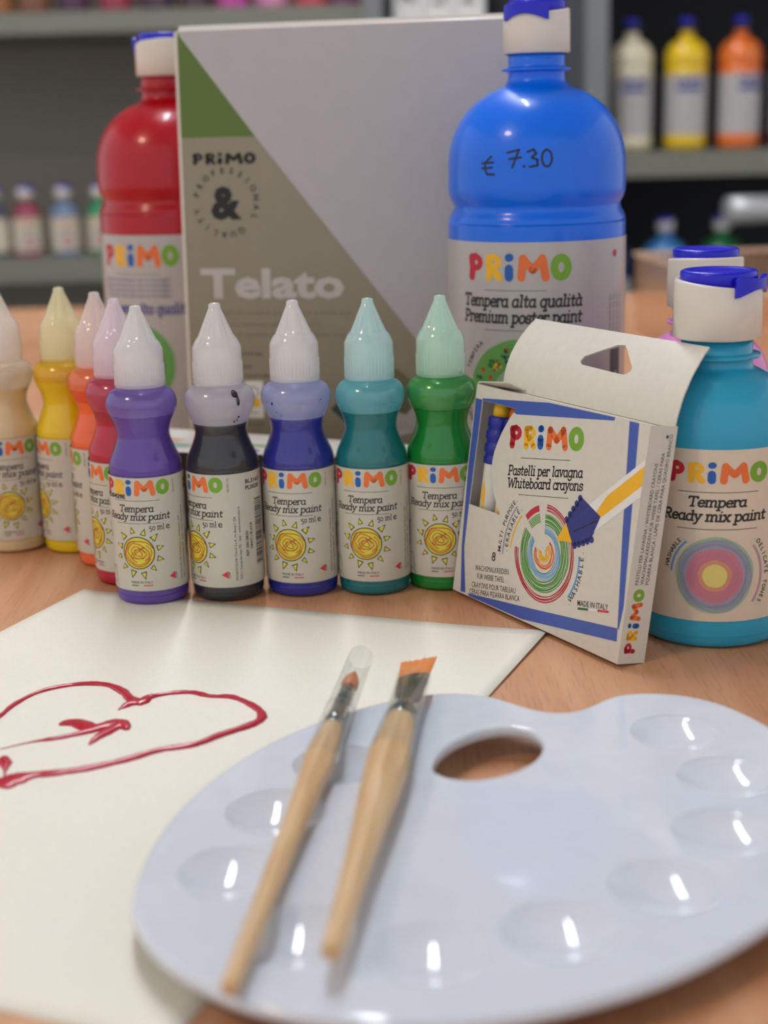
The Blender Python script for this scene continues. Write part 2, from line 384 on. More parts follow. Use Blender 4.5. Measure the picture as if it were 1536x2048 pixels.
panel_lamp(-1.45, -.45, LAMP_POWER)

# ------------------------------------------------------------------ paint bottles, 50 ml
def small_label_art(mode='plain'):
    A = Art(1.4)
    A.logo(-20, 42, 32, 7.2)
    A.stroke('ink_dark', [(-14.3, 40), (7.2, 40)], .16)
    A.serif('ink_dark', 'Tempera', -11.6, 35.1, 15.6, 1.95, wt=1.12)
    A.serif('ink_dark', 'Ready mix paint', -18.6, 31.5, 29.8, 2.0, wt=1.12)
    A.stroke('ink_dark', [(-13.5, 30.0), (7.0, 30.0)], .16)
    A.serif('ink_dark', '50 ml', 1.8, 27.0, 6.6, 1.7, wt=.95, shear=.02)
    A.text('ink_dark', 'e', 9.2, 26.9, 4.4, bold=.005)
    cx, cy = -3.6, 17.0
    A.ring('ink_sun', cx, cy, 0, 7.0, 1, n=36)
    A.ring('ink_dark', cx, cy, 6.85, 7.25, 2, n=36)
    for r, w, a0, a1, ph in ((6.3, .4, 20, 330, 0), (5.6, .3, 100, 400, 1), (4.6, .35, -60, 250, 2), (3.0, .3, 0, 340, 3), (1.7, .35, 90, 420, 4)):
        A.stroke('ink_scribble', [(cx+r*(1+.07*math.sin(4*t+ph))*math.cos(t+.1*ph), cy+.9*r*(1+.08*math.sin(3*t+ph))*math.sin(t)) for t in [math.radians(a0+(a1-a0)*i/26) for i in range(27)]], w, 3)
    A.stroke('ink_scribble', [(cx+4*math.sin(i*.55)*(1-.02*i), cy+2.6*math.cos(i*.41+.6)) for i in range(22)], .26, 3)
    for k in range(12):
        a = 2*PI*k/12+.22; r = 9.9+.35*math.sin(k*2.3); c, n = math.cos(a), math.sin(a)
        def P(u, v): return (cx+(r+u)*c-v*n, cy+(r+u)*n+v*c)
        s = 1+.12*math.sin(k*1.7)
        A.poly('ink_dark', [P(-1.35*s, -1.35*s), P(-1.5*s, 1.35*s), P(0, .85*s), P(1.95*s, 0), P(0, -.85*s)], 1)
        A.poly('ink_sun', [P(-1.0*s, -.9*s), P(-1.1*s, .9*s), P(0, .5*s), P(1.2*s, 0), P(0, -.5*s)], 2)
    A.text('ink_dark', 'MADE IN ITALY', -7.6, 3.3, 1.5, width=9.6)
    A.stroke('ink_flag_green', [(-7.4, 2.4), (-4.6, 2.4)], .45); A.stroke('ink_flag_red', [(-1.9, 2.4), (1.9, 2.4)], .45)
    A.poly('ink_flag_red', [(9.5, 5.6), (12.4, 3.9), (12.4, 7.3)], 1)
    A.text('ink_dark', 'CMP', 13.5, 4.0, 1.5, PI/2)
    A.text('ink_grey', 'VR2001-V3', 14.6, 42, 1.4, PI/2)
    A.text('ink_dark', 'MONOCOLOR ITALIA S.p.A. Via Bassa I, 224', 16.8, 3, 1.5, PI/2, bold=0)
    A.text('ink_dark', '35011. Campodarsego PD - Italy - www.monocolor.it', 18.8, 3, 1.5, PI/2)
    A.text('ink_dark', 'REF 2001BR50', 22.5, 13, 1.9, PI/2, bold=.01)
    A.text('ink_dark', 'NERO | BLACK' if mode == 'code' else 'TEMPERA', 24.8, 16, 1.8, PI/2, bold=.01)
    random.seed(3); v = 8
    while v < 38:
        w = random.choice((.25, .35, .6)); A.add('ink_dark', [[(27, v), (28.8, v), (28.8, v+w), (27, v+w)], [(28.8, v), (30.6, v), (30.6, v+w), (28.8, v+w)], [(30.6, v), (32.4, v), (32.4, v+w), (30.6, v+w)]], 1)
        v += w+random.choice((.25, .4, .6))
    A.text('ink_black', 'BL3163', 22.2, 45.2, 2.5, bold=.02, width=8.5); A.text('ink_black', 'PL20220', 22.2, 42.4, 2.5, bold=.02, width=8.5)
    # left margin: small list and the start of an outline drawing
    for k, t in enumerate(('washable', 'and fast', 'drying', 'colour')): A.text('ink_dark', t, -26, 27.5-1.9*k, 1.6)
    A.stroke('ink_dark', [(-26, 2), (-20.5, 2.6), (-17.6, 2.2), (-15.8, .6)], .22); A.stroke('ink_dark', [(-21.5, 3), (-20.6, 9.5), (-17.8, 9.4), (-16.8, 3)], .22)
    A.stroke('ink_scribble', arc(-21, 24, 1.6, 1.5, 30, -140), .3)
    if mode == 'overprint': A.text('ink_black', 'BL20429E', -20.5, 40.8, 2.6, width=12.5, bold=.025, layer=3)
    return A
def shell_profile():
    k = [(0, 0), (13.5, 0), (14.9, .5), (15.6, 1.8), (15.9, 4), (15.9, 7), (15.95, 30), (15.9, 55), (15.8, 58), (15.4, 62), (13.3, 67), (11.7, 71.5), (11.5, 74.5), (12.4, 78.5), (14.2, 82.5), (15.25, 86), (15.0, 89.2), (13.4, 92), (11.2, 93.3), (10.0, 93.8), (10.0, 95.5)]
    return [k[0]]+catmull(k[1:], 4)
SM = {}
def small_meshes():
    pr = shell_profile()
    V, Fc = lathe(pr, 72, cap0=False, cap1=False); SM['shell'] = (V, Fc)
    # cap: collar, ribbed skirt, faceted cone, tip
    prof = [(10.6, 94.2), (10.9, 94.6), (10.9, 96), (10.75, 96.4)]+[(10.7, z) for z in (96.8, 98.5, 100.2, 101.9, 103.6)]+[(10.65, 104.2), (10.6, 107), (10.5, 109.8), (10.2, 110.6), (9.4, 112.3), (8.6, 113.6), (8.1, 114.0), (7.9, 114.3), (6.9, 116.5), (5.7, 119.2), (4.5, 122), (3.3, 124.7), (2.75, 126.0), (2.6, 126.2), (2.5, 127.6), (2.2, 128.2), (1.4, 128.5), (.05, 128.6)]
    def rf(r, z, a):
        if 96.7 < z < 103.8: return r+.16*math.cos(a*44)
        if 114.2 < z < 125.5: return r*(1-.085*abs(math.cos(a*4))**5)
        if 112 < z <= 114.2: return r*(1-.04*(math.cos(a*4)) ** 8)
        return r
    SM['cap'] = lathe(prof, 176, rf, cap0=False)
    # inner plug visible through the milky cap
    SM['plug'] = lathe([(8.2, 95), (8.2, 104), (6.0, 108), (3.2, 112), (1.9, 119), (1.6, 125)], 32)
small_meshes()
def paint_mesh(level):
    pr = [(max(r-.45, 0), z+(.35 if z < 1 else 0)) for r, z in shell_profile() if z <= level]
    # interpolate radius at level
    full = shell_profile()
    for a, b in zip(full, full[1:]):
        if a[1] <= level <= b[1] and b[1] > a[1]: rl = a[0]+(b[0]-a[0])*(level-a[1])/(b[1]-a[1])-.45
    pr.append((rl, level)); pr.append((rl*.5, level-.3)); pr.append((0, level-.4))
    return lathe(pr, 72, cap0=False, cap1=False)
LABELS = {}
def label_mesh(mode):
    if mode not in LABELS:
        A = small_label_art(mode); R = .01622
        V, Fc, MI, keys = A.data(A.cyl(R+.00003, .0072), .00006)
        bV, bF = cyl_band(R, .0070, .0572)
        me = mesh_from(bV+V, bF+[tuple(i+len(bV) for i in q) for q in Fc], 'label', [0]*len(bF)+[m+1 for m in MI])
        for k in [MATS['label_paper']]+[MATS[k] for k in keys]: me.materials.append(k)
        LABELS[mode] = me
    return LABELS[mode]
def small_bottle(x, y, rot, name, paint, shell, opac, level, label, mode='plain', capc=(248, 246, 244), capop=.55, coat_top=None):
    t = empty('paint_bottle', (x, y, 0.0), math.radians(rot)); tag(t, label, 'paint bottle', 'small tempera paint bottles in a row')
    V, Fc = SM['shell']; link('bottle_body', mesh_from(V, Fc), film(name+'_shell', shell, opac, .07, .3), t)
    V, Fc = paint_mesh(level); link('paint', mesh_from(V, Fc), mat(name+'_paint', paint, .45, .3), t)
    hp_ = [(r-.25, z) for r, z in shell_profile() if level <= z <= 94]
    V, Fc = lathe(hp_, 72, cap0=False, cap1=False); link('clear_shoulder', mesh_from(V, Fc), film(name+'_shoulder', shell, .68, .3, .1), t)
    if coat_top:
        full = [(r-.3, z) for r, z in shell_profile() if coat_top[1] <= z <= coat_top[2]]
        V, Fc = lathe(full, 72, cap0=False, cap1=False); link('paint_coating', mesh_from(V, Fc), film(name+'_coating', coat_top[0], coat_top[3], .3, .1), t)
    o = bpy.data.objects.new('label', label_mesh(mode)); col.objects.link(o); o.parent = t
    V, Fc = SM['cap']; c = link('nozzle_cap', mesh_from(V, Fc), film(name+'_cap', capc, capop, .12, .5), t)
    V, Fc = SM['plug']; link('nozzle', mesh_from(V, Fc), film(name+'_plug', capc, .5, .4, .1), c)
    return t
def drips(t, name, c, spots):
    """blots and runs of paint dried inside the clear shoulder"""
    A = Art(1); R = .01492
    for u, v, w, h in spots: A.add(name+'_paint', [arc(u, v, w/2, h/2, 0, 330, 11)], 1)
    def f(u, v, h):
        z = v; rr = 0
        for a, b in zip(SP, SP[1:]):
            if a[1] <= z <= b[1] and b[1] > a[1]: rr = a[0]+(b[0]-a[0])*(z-a[1])/(b[1]-a[1])
        rr = (rr+.08)/1000; al = u/15.2; return (rr*math.sin(al), -rr*math.cos(al), z/1000)
    SP = shell_profile()
    art_object('paint_blots', A, f, t)
BOT = {}
BOT['purple'] = small_bottle(-.1030, .6362, 2, 'violet', (112, 84, 162), (178, 160, 214), .03, 82.5, 'violet paint bottle on the paper corner, nearest the camera at the bend of the row', 'overprint', coat_top=((120, 100, 180), 84, 93.4, .35))
BOT['black'] = small_bottle(-.0697, .6383, -38, 'black', (10, 14, 20), (222, 220, 226), .03, 76.5, 'black paint bottle with a barcode showing, between the violet and the dark blue ones', 'code')
BOT['blue'] = small_bottle(-.0369, .6422, -3, 'ultramarine', (20, 28, 150), (208, 212, 236), .03, 77.5, 'dark blue paint bottle half clear at the shoulder, between the black and teal ones')
BOT['teal'] = small_bottle(-.0048, .6416, 0, 'teal', (0, 118, 120), (158, 214, 220), .03, 80.5, 'teal paint bottle standing between the dark blue and green ones', capc=(222, 244, 242))
BOT['green'] = small_bottle(.0262, .6456, 5, 'green', (12, 134, 58), (120, 190, 130), .03, 80, 'green paint bottle at the right end of the row, partly behind the crayon box', capc=(222, 246, 232), coat_top=((24, 170, 80), 83.5, 95, .9))
BOT['pink'] = small_bottle(-.1172, .6655, -45, 'crimson', (196, 26, 66), (226, 130, 160), .03, 79, 'crimson paint bottle directly behind the violet one', coat_top=((214, 70, 120), 74, 94, .45), capc=(248, 238, 244))
BOT['orange'] = small_bottle(-.1312, .6958, -76, 'orange', (250, 134, 72), (255, 196, 150), .03, 84, 'orange paint bottle squeezed between the crimson and the yellow one', coat_top=((255, 150, 90), 78, 92, .4), capc=(250, 238, 234))
BOT['yellow'] = small_bottle(-.1530, .7222, -46, 'yellow', (238, 214, 6), (246, 232, 110), .03, 92, 'yellow paint bottle, full to the neck, beside the white one', capc=(250, 246, 214), coat_top=((246, 214, 20), 84, 95, .8))
BOT['white'] = small_bottle(-.1850, .7262, 23, 'ivory', (226, 206, 166), (232, 226, 214), .03, 80.5, 'cream white paint bottle at the far left end of the row, cut by the frame', capc=(250, 246, 240))
drips(BOT['black'], 'black', None, [(19, 91.2, 3.2, 3), (20, 88.5, 1.6, 5), (21, 81, 1.1, 1), (20.5, 79.6, .8, .8), (19, 79, 1, .8)])
drips(BOT['blue'], 'ultramarine', None, [(-9.6, 85.8, 1.0, 1.5), (-8.2, 82, .5, .5), (13.2, 87.0, .7, .7), (14.2, 85.2, .4, .4), (12.5, 86, .4, .4), (-12.5, 86.4, .5, .5), (-6, 80.6, .5, .6)])
drips(BOT['teal'], 'teal', None, [(6, 85, .5, .5), (11.5, 85, .6, .6), (10, 83, .4, .4)])

# ------------------------------------------------------------------ big bottles with flip-top caps
def flip_cap(t, z0, R, hgt, phi, lid_lift=0):
    """white cap with wavy rim (metres*1000 in), blue lid, bow-tie clasp; phi = direction of the clasp"""
    n = 72; V, Fc = [], []
    ph = math.radians(phi)
    def top(a):
        d = math.cos(a-ph); return z0+hgt-(1.9*(.5+.5*d)**1.5)*1.6
    rows = [(R*.93, lambda a: z0-.2), (R, lambda a: z0+.4), (R*.995, lambda a: z0+hgt*.55), (R*.985, lambda a: top(a)-1.1), (R*.975, lambda a: top(a)-.35), (R*.94, top), (R*.88, lambda a: top(a)-.1), (R*.86, lambda a: top(a)-.8), (R*.85, lambda a: z0+hgt-5.5), (0.01, lambda a: z0+hgt-5.5)]
    for r, f in rows:
        for k in range(n):
            a = 2*PI*k/n; V.append((r*math.cos(a)/1000, r*math.sin(a)/1000, f(a)/1000))
    for i in range(len(rows)-1):
        for k in range(n): Fc.append((i*n+k, i*n+(k+1) % n, (i+1)*n+(k+1) % n, (i+1)*n+k))
    cap = link('cap', mesh_from(V, Fc), WHITE_CAP, t)
    zt = z0+hgt
    prof = [(R*.80, zt-5.5), (R*.83, zt-2.5), (R*.86, zt-.6), (R*.87, zt+1.8), (R*.85, zt+2.7), (R*.80, zt+3.1), (R*.70, zt+3.15), (R*.66, zt+2.8), (R*.62, zt+2.6), (0.01, zt+2.5)]
    V, Fc = lathe(prof, 64, cap0=True, cap1=False)
    lid = link('lid', mesh_from(V, Fc), LID, cap)
    # the clasp: a small bow-tie tab bent around the rim
    V, Fc = [], []
    N = 16
    for i in range(N+1):
        s = i/N; a = ph+(s-.5)*1.45; w = abs(s-.5)*2
        up = 1.4+1.0*w; dn = -2.2-3.4*w**1.6
        if w > .97: up, dn = 1.2, -5.2
        for rr in (R*.95, R*1.07):
            for zz in (dn, up): V.append((rr*math.cos(a)/1000, rr*math.sin(a)/1000, (zt+zz-1.0)/1000))
    for i in range(N):
        b = 4*i; c = b+4
        Fc += [(b, b+1, c+1, c), (b+2, c+2, c+3, b+3), (b+1, b+3, c+3, c+1), (b, c, c+2, b+2)]
    Fc += [(0, 2, 3, 1), (4*N, 4*N+1, 4*N+3, 4*N+2)]
    link('clasp', mesh_from(V, Fc), LID, lid, smooth=False)
    return cap
def big_profile():
    k = [(30, 0), (38, .3), (41, 2.2), (42.3, 6), (42.5, 12), (42.5, 80), (42.5, 146), (42.4, 153), (41.8, 156), (40.2, 159.0), (39.9, 161.5), (41.4, 164.5), (42.3, 168), (42.4, 174), (42.2, 181), (41.3, 188), (39.0, 195), (35, 202), (29.5, 208), (22, 212.8), (16.5, 215.2), (14.0, 217.5), (13.4, 220), (13.4, 221.8)]
    ring = [(13.6, 222.0), (16.3, 222.4), (16.3, 223.4), (13.6, 223.8)]
    return [(0, .6)]+catmull(k, 3)+ring+[(13.4, 225), (13.4, 231), (12, 232)]
def mid_profile():
    k = [(20, 0), (26, .3), (28.4, 1.8), (29.3, 5), (29.5, 9), (29.5, 40), (29.5, 78), (29.45, 84), (28.8, 89), (27.4, 94), (25, 98.6), (21.5, 102.2), (17.6, 104.6), (15, 105.9), (13.9, 107.2), (13.8, 109.4)]
    ring = [(13.9, 109.8), (16.6, 110.2), (16.6, 111.4), (13.9, 111.8)]
    return [(0, .5)]+catmull(k, 3)+ring+[(13.6, 112.2), (13.6, 118)]
BIG = {}
def big_bottle(kind, x, y, z, rot, name, rgb, label, group, art, lab_mat, phi, label_z, R, cap):
    t = empty('paint_bottle', (x, y, z), math.radians(rot)); tag(t, label, 'paint bottle', group)
    V, Fc = lathe(big_profile() if kind == 'big' else mid_profile(), 96, cap0=False)
    link('bottle_body', mesh_from(V, Fc), mat(name+'_bottle', rgb, .3, .35, coat=.3, coat_rough=.06), t)
    if art is not None:
        V, Fc, MI, keys = art.data(art.cyl(R+.00004, label_z[0]), .00008)
        bV, bF = cyl_band(R, label_z[0], label_z[1])
        me = mesh_from(bV+V, bF+[tuple(i+len(bV) for i in q) for q in Fc], 'label', [0]*len(bF)+[m+1 for m in MI])
        link('label', me, [MATS[lab_mat]]+[MATS[k] for k in keys], t, smooth=False)
    flip_cap(t, *cap, phi)
    return t
def big_label(kind):
    A = Art(3)
    A.logo(-39.6, 98, 51.6, 13)
    A.stroke('ink_grey', [(-30, 94), (0, 94)], .3)
    if kind == 'red':
        for k in range(4): A.text('ink_navy', 'tempera pronta per uso in bottiglia', -42, 90-3*k, 2.6, width=48)
        A.serif('ink_navy', 'Tempera alta qualità', -43, 71.5, 60, 3.9, wt=1.4)
        A.ring('ink_deep_green', -18, 42, 0, 24, 1, n=48); A.ring('ink_leaf', -18, 42, 17.5, 24.2, 2, n=48); A.ring('ink_navy', -18, 42, 0, 18, 2, n=48)
    else:
        A.serif('ink_dark', 'Tempera alta qualità', -43, 86.5, 60, 3.7, wt=1.4)
        A.serif('ink_dark', 'Premium poster paint', -43, 79.0, 60, 3.7, wt=1.4)
        A.stroke('ink_grey', [(-30, 75.5), (0, 75.5)], .3)
        A.serif('ink_dark', '1000 ml', -2, 70, 14, 3.4, wt=.9, shear=0); A.text('ink_dark', 'e', 14, 70, 7)
        A.ring('ink_leaf', -14, 47, 0, 24, 1, n=48, wob=.01)
        random.seed(5)
        for k in range(150):
            a = random.uniform(0, 2*PI); r = 17+random.gauss(0, 2.4); s = random.uniform(.6, 1.3)
            A.ring(random.choice(('ink_deep_green', 'ink_deep_green', 'ink_dark_teal', 'ink_yellow', 'ink_scribble')), -14+r*math.cos(a), 47+r*math.sin(a), 0, s, 3, n=7)
        A.ring('ink_teal_wash', -14, 47, 0, 11, 2, n=36)
        A.arctext('ink_dark', 'WASHABLE - TEMPERA', -14, 47, 27.5, 210, 130, 3.2)
        A.ring('ink_crimson', 39, 109, 0, 1.8, 1, n=10)
        for k in range(4): A.text('ink_grey', 'agitare bene prima dell uso', 36+3*k, 66, 2.2, PI/2)
        A.poly('ink_slate', [(36, 20), (39, 20), (39, 64), (36, 64)]); A.poly('ink_slate', [(39, 20), (42, 20), (42, 64), (39, 64)]); A.poly('ink_slate', [(42, 20), (45, 20), (45, 64), (42, 64)])
        A.text('ink_white', 'VPR2070', 42, 42, 3, PI/2, layer=2)
    return A
def mid_label():
    A = Art(2)
    A.logo(-17, 54.2, 39, 8.5)
    A.stroke('ink_dark', [(-13, 51.0), (18, 51.0)], .22)
    A.serif('ink_dark', 'Tempera', -9.0, 45.4, 22, 2.6, wt=1.35)
    A.serif('ink_dark', 'Ready mix paint', -19, 39.8, 40.5, 2.65, wt=1.35)
    A.stroke('ink_dark', [(-13, 36.6), (18, 36.6)], .22)
    cx, cy = 2.0, 18.4
    A.ring('ink_teal_wash', cx, cy, 0, 15.2, 1, wob=.008, n=48)
    A.ring('ink_lavender', cx, cy, 10.5, 13.6, 2, wob=.012, n=48, ph=1)
    A.ring('ink_mauve', cx, cy, 0, 11.4, 2, wob=.012, n=48, ph=2)
    A.ring('ink_pink', cx, cy, 0, 10.5, 3, wob=.012, n=48, ph=3)
    A.ring('ink_peach', cx, cy, 0, 6.2, 4, wob=.012, n=36)
    A.ring('ink_pale_yellow', cx, cy, 0, 4.6, 5, wob=.01, n=30)
    for r in (5.3, 7.4, 8.8, 12.3, 14): A.ring('ink_mauve' if r < 12 else 'ink_lavender', cx, cy, r, r+.25, 5, wob=.015, n=48, ph=r)
    A.arctext('ink_dark', '.DELICATE TONES.', cx, cy, 20.5, 42, -36, 2.5)
    A.ring('ink_mauve', cx, cy, 18.3, 19.2, 1, a0=38, a1=-36, n=20)
    A.arctext('ink_dark', '.WASHABLE.', cx, cy, 18.3, 175, 132, 2.5)
    A.ring('ink_light_blue', cx, cy, 16.6, 17.4, 1, a0=178, a1=130, n=16)
    return A
CY = big_bottle('mid', .1300, .5755, 0, -13, 'sky_blue', (44, 164, 202), 'sky blue tempera bottle with cobalt flip cap, behind the crayon box', 'tempera bottles with flip caps', mid_label(), 'label_cream', -27, (.0118, .0792), .02975, (117.6, 16.8, 22.5))
PK = big_bottle('mid', .1458, .6720, 0, 30, 'pink_pastel', (232, 140, 214), 'pink tempera bottle mostly hidden behind the sky blue bottle', 'tempera bottles with flip caps', Art(2), 'label_cream', 60, (.0118, .0792), .02975, (117.6, 16.8, 22.5))
BB = big_bottle('big', .0772, .7350, 0, 0, 'azure', (0, 110, 242), 'large azure blue litre bottle with a price written on its shoulder', 'litre paint bottles on the table', big_label('blue'), 'label_big', -118, (.030, .146), .04285, (230.2, 15.8, 20.5))
RB = big_bottle('big', -.1212, .9080, 0, -5, 'red', (178, 0, 24), 'large red litre bottle standing behind the left edge of the canvas', 'litre paint bottles on the table', big_label('red'), 'label_big', 150, (.026, .142), .04285, (230.2, 15.8, 20.5))
def price_marks(t):
    A = Art(1.5)
    P = [[(-26, 1.5), (-29, -1), (-29.5, -4), (-28, -6.5), (-24.5, -6.5)], [(-31, -1.6), (-25, -1.2)], [(-31, -3.8), (-25.6, -3.5)],
         [(-18, 3.0), (-12.5, 4.2), (-15.5, -3.5)], [(-17, .2), (-11.5, .8)], [(-10.3, -3.2), (-9.9, -3.0)],
         [(-8.5, 3.2), (-5.8, 4.2), (-4.6, 2.4), (-6.6, .8), (-4.0, -.4), (-4.0, -2.8), (-7.6, -3.4)], arc(.3, .3, 2.3, 3.7, 100, 460, 14)]
    for q in P: A.stroke('marker', q, 1.0)
    full = big_profile()
    def f(u, v, h):
        z = 183+v
        for a, b in zip(full, full[1:]):
            if a[1] <= z <= b[1] and b[1] > a[1]: rr = a[0]+(b[0]-a[0])*(z-a[1])/(b[1]-a[1])
        rr = (rr+.12)/1000; al = u/42.4; return (rr*math.sin(al), -rr*math.cos(al), z/1000)
    art_object('handwritten_price', A, f, t)['label'] = 'euro price handwritten in dark marker'
price_marks(BB)

# ------------------------------------------------------------------ canvas in its printed wrapper
def canvas():
    al, ph = math.radians(12), .05
    n = Vector((-math.sin(al), -math.cos(al), 0)); s = Vector((math.cos(al), -math.sin(al), 0))
    up = Vector((0, 0, 1))*math.cos(ph)-n*math.sin(ph); nn = n*math.cos(ph)+Vector((0, 0, 1))*math.sin(ph)
    o = Vector((-.1083, .8226, 0)); Wd, Hh, T = .1985, .2525, .017
    t = empty('painting_canvas', o); tag(t, 'shrink wrapped white canvas with green and taupe printed corner, standing behind the bottles', 'canvas')
    # local frame: x=s, y=-nn (back), z=up
    M = Matrix((s, -nn, up)).transposed().to_4x4(); t.matrix_world = Matrix.Translation(o+Vector((0, 0, .001)))@M
    cm = mat('canvas_cloth', (226, 222, 214), .5, .4, coat=.25, coat_rough=.2, bump=(1500, .12, .0004))
    box('stretched_cloth', 0, Wd, 0, T, 0, Hh, cm, t, .0028)
    A = Art()
    mat('ink_slip', (184, 182, 184), .45, .4, coat=.3, coat_rough=.18)
    A.poly('ink_slip', [(2.6, 3), (196.6, 3), (196.6, 249.4), (2.6, 249.4)], 0)
    A.poly('ink_olive_green', [(2.6, 249.0), (2.6, 194.6), (44.0, 194.6)])
    A.poly('ink_taupe', [(2.6, 194.6), (2.6, 3), (193, 3), (193, 8.2), (44.0, 194.6)])
    A.logo(8.6, 180.2, 35.5, 6.4, ink='ink_black', layer=2)
    cx, cy = 26.6, 160.2
    A.text('ink_black', '&', cx, cy-7.8, 23, align='c', bold=.05, layer=2)
    A.arctext('ink_black', 'PROFESSIONAL QUALITY', cx, cy, 15.5, 165, -165, 4.4, 2, bold=.03)
    A.text('ink_paleletter', 'Telato', 10.6, 109.8, 21.5, width=80.5, bold=.035, layer=2)
    for v, w, h in ((100.5, 76, 2.6), (94.3, 58, 2.6), (88.6, 72, 2.6)): A.text('ink_grey', 'telaio in cotone per pittura e belle arti', 18.5, v, h*1.1, width=w, layer=2)
    for v, w in ((78, 22), (71, 16), (66, 26)): A.text('ink_dark', 'cotone', 22, v, 3.6, width=w, layer=2)
    A.poly('ink_white', [(33.6, 43.5), (33.6, 64), (44, 64), (44, 43.5)], 2)
    A.ring('ink_dark', 38.4, 58, 2.6, 3.0, 3, n=20); A.poly('ink_yellow', [(35, 49.5), (42, 49.5), (42, 54), (38, 55.5), (35, 54)], 3)
    A.text('ink_dark', 'raccolta', 34.4, 46, 2, layer=3); A.stroke('ink_dark', [(34, 40), (44, 40)], .4, 2)
    # printed picture of a fan-shaped brush dabbing teal paint
    A.poly('ink_dark_teal', [(82, 49), (88, 55), (97, 58), (104, 52), (103, 42), (92, 40)], 2)
    A.poly('ink_olive', [(96, 70), (108, 73.5), (120, 71), (128, 64), (131, 55), (124, 46), (112, 50), (100, 60)], 2)
    for k in range(11): A.stroke('ink_dark_teal', [(97+2.4*k, 69.5-.12*k*k), (103+2.2*k, 59-.35*k), (112+1.3*k, 50-.2*k)], .5, 3)
    A.poly('ink_paleletter', [(108, 50), (124, 46.5), (131, 54), (131, 38), (118, 34), (108, 40)], 3)
    for k in range(9): A.stroke('ink_grey', [(109+2.3*k, 49), (110+2.2*k, 38)], .4, 4)
    art_object('printed_cover', A, A.flat(Vector((0, -.0001, 0)), Vector((1, 0, 0)), Vector((0, 0, 1)), Vector((0, -1, 0))), t, step=.00006)
canvas()

# ------------------------------------------------------------------ flat carton lying between the bottles and the canvas
def carton():
    t = empty('flat_carton', (0, 0, 0)); tag(t, 'flat white carton with pastel print lying behind the row of small bottles', 'box')
    a, b, c, d = Vector((-.128, .816, 0)), Vector((.026, .745, 0)), Vector((.018, .716, 0)), Vector((-.120, .752, 0))
    H = .041
    V = [(*p.xy, z) for z in (0, H) for p in (d, c, b, a)]
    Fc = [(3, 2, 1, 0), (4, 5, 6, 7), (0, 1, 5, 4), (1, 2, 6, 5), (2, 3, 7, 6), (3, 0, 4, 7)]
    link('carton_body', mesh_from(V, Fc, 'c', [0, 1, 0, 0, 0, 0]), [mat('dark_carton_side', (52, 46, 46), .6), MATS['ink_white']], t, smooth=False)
    A = Art(); e = (b-a).normalized(); f = (a-d).normalized()
    A.poly('ink_leaf', [(35, 40), (35, 36), (92, 28), (92, 33)], 1)
    A.poly('ink_peach', [(10, 40), (16, 30), (24, 36)], 1); A.poly('ink_orange', [(98, 28), (112, 26), (112, 22), (98, 23)], 1)
    A.poly('ink_teal_wash', [(2, 20), (18, 14), (30, 22), (12, 30)], 1); A.stroke('ink_navy', [(62, 16), (66, 20), (64, 24)], 1.5)
    o = Vector((d.x, d.y, H+.0001)); A.it
    art_object('printed_top', A, A.flat(o, e, f, Vector((0, 0, 1))), t)
carton()

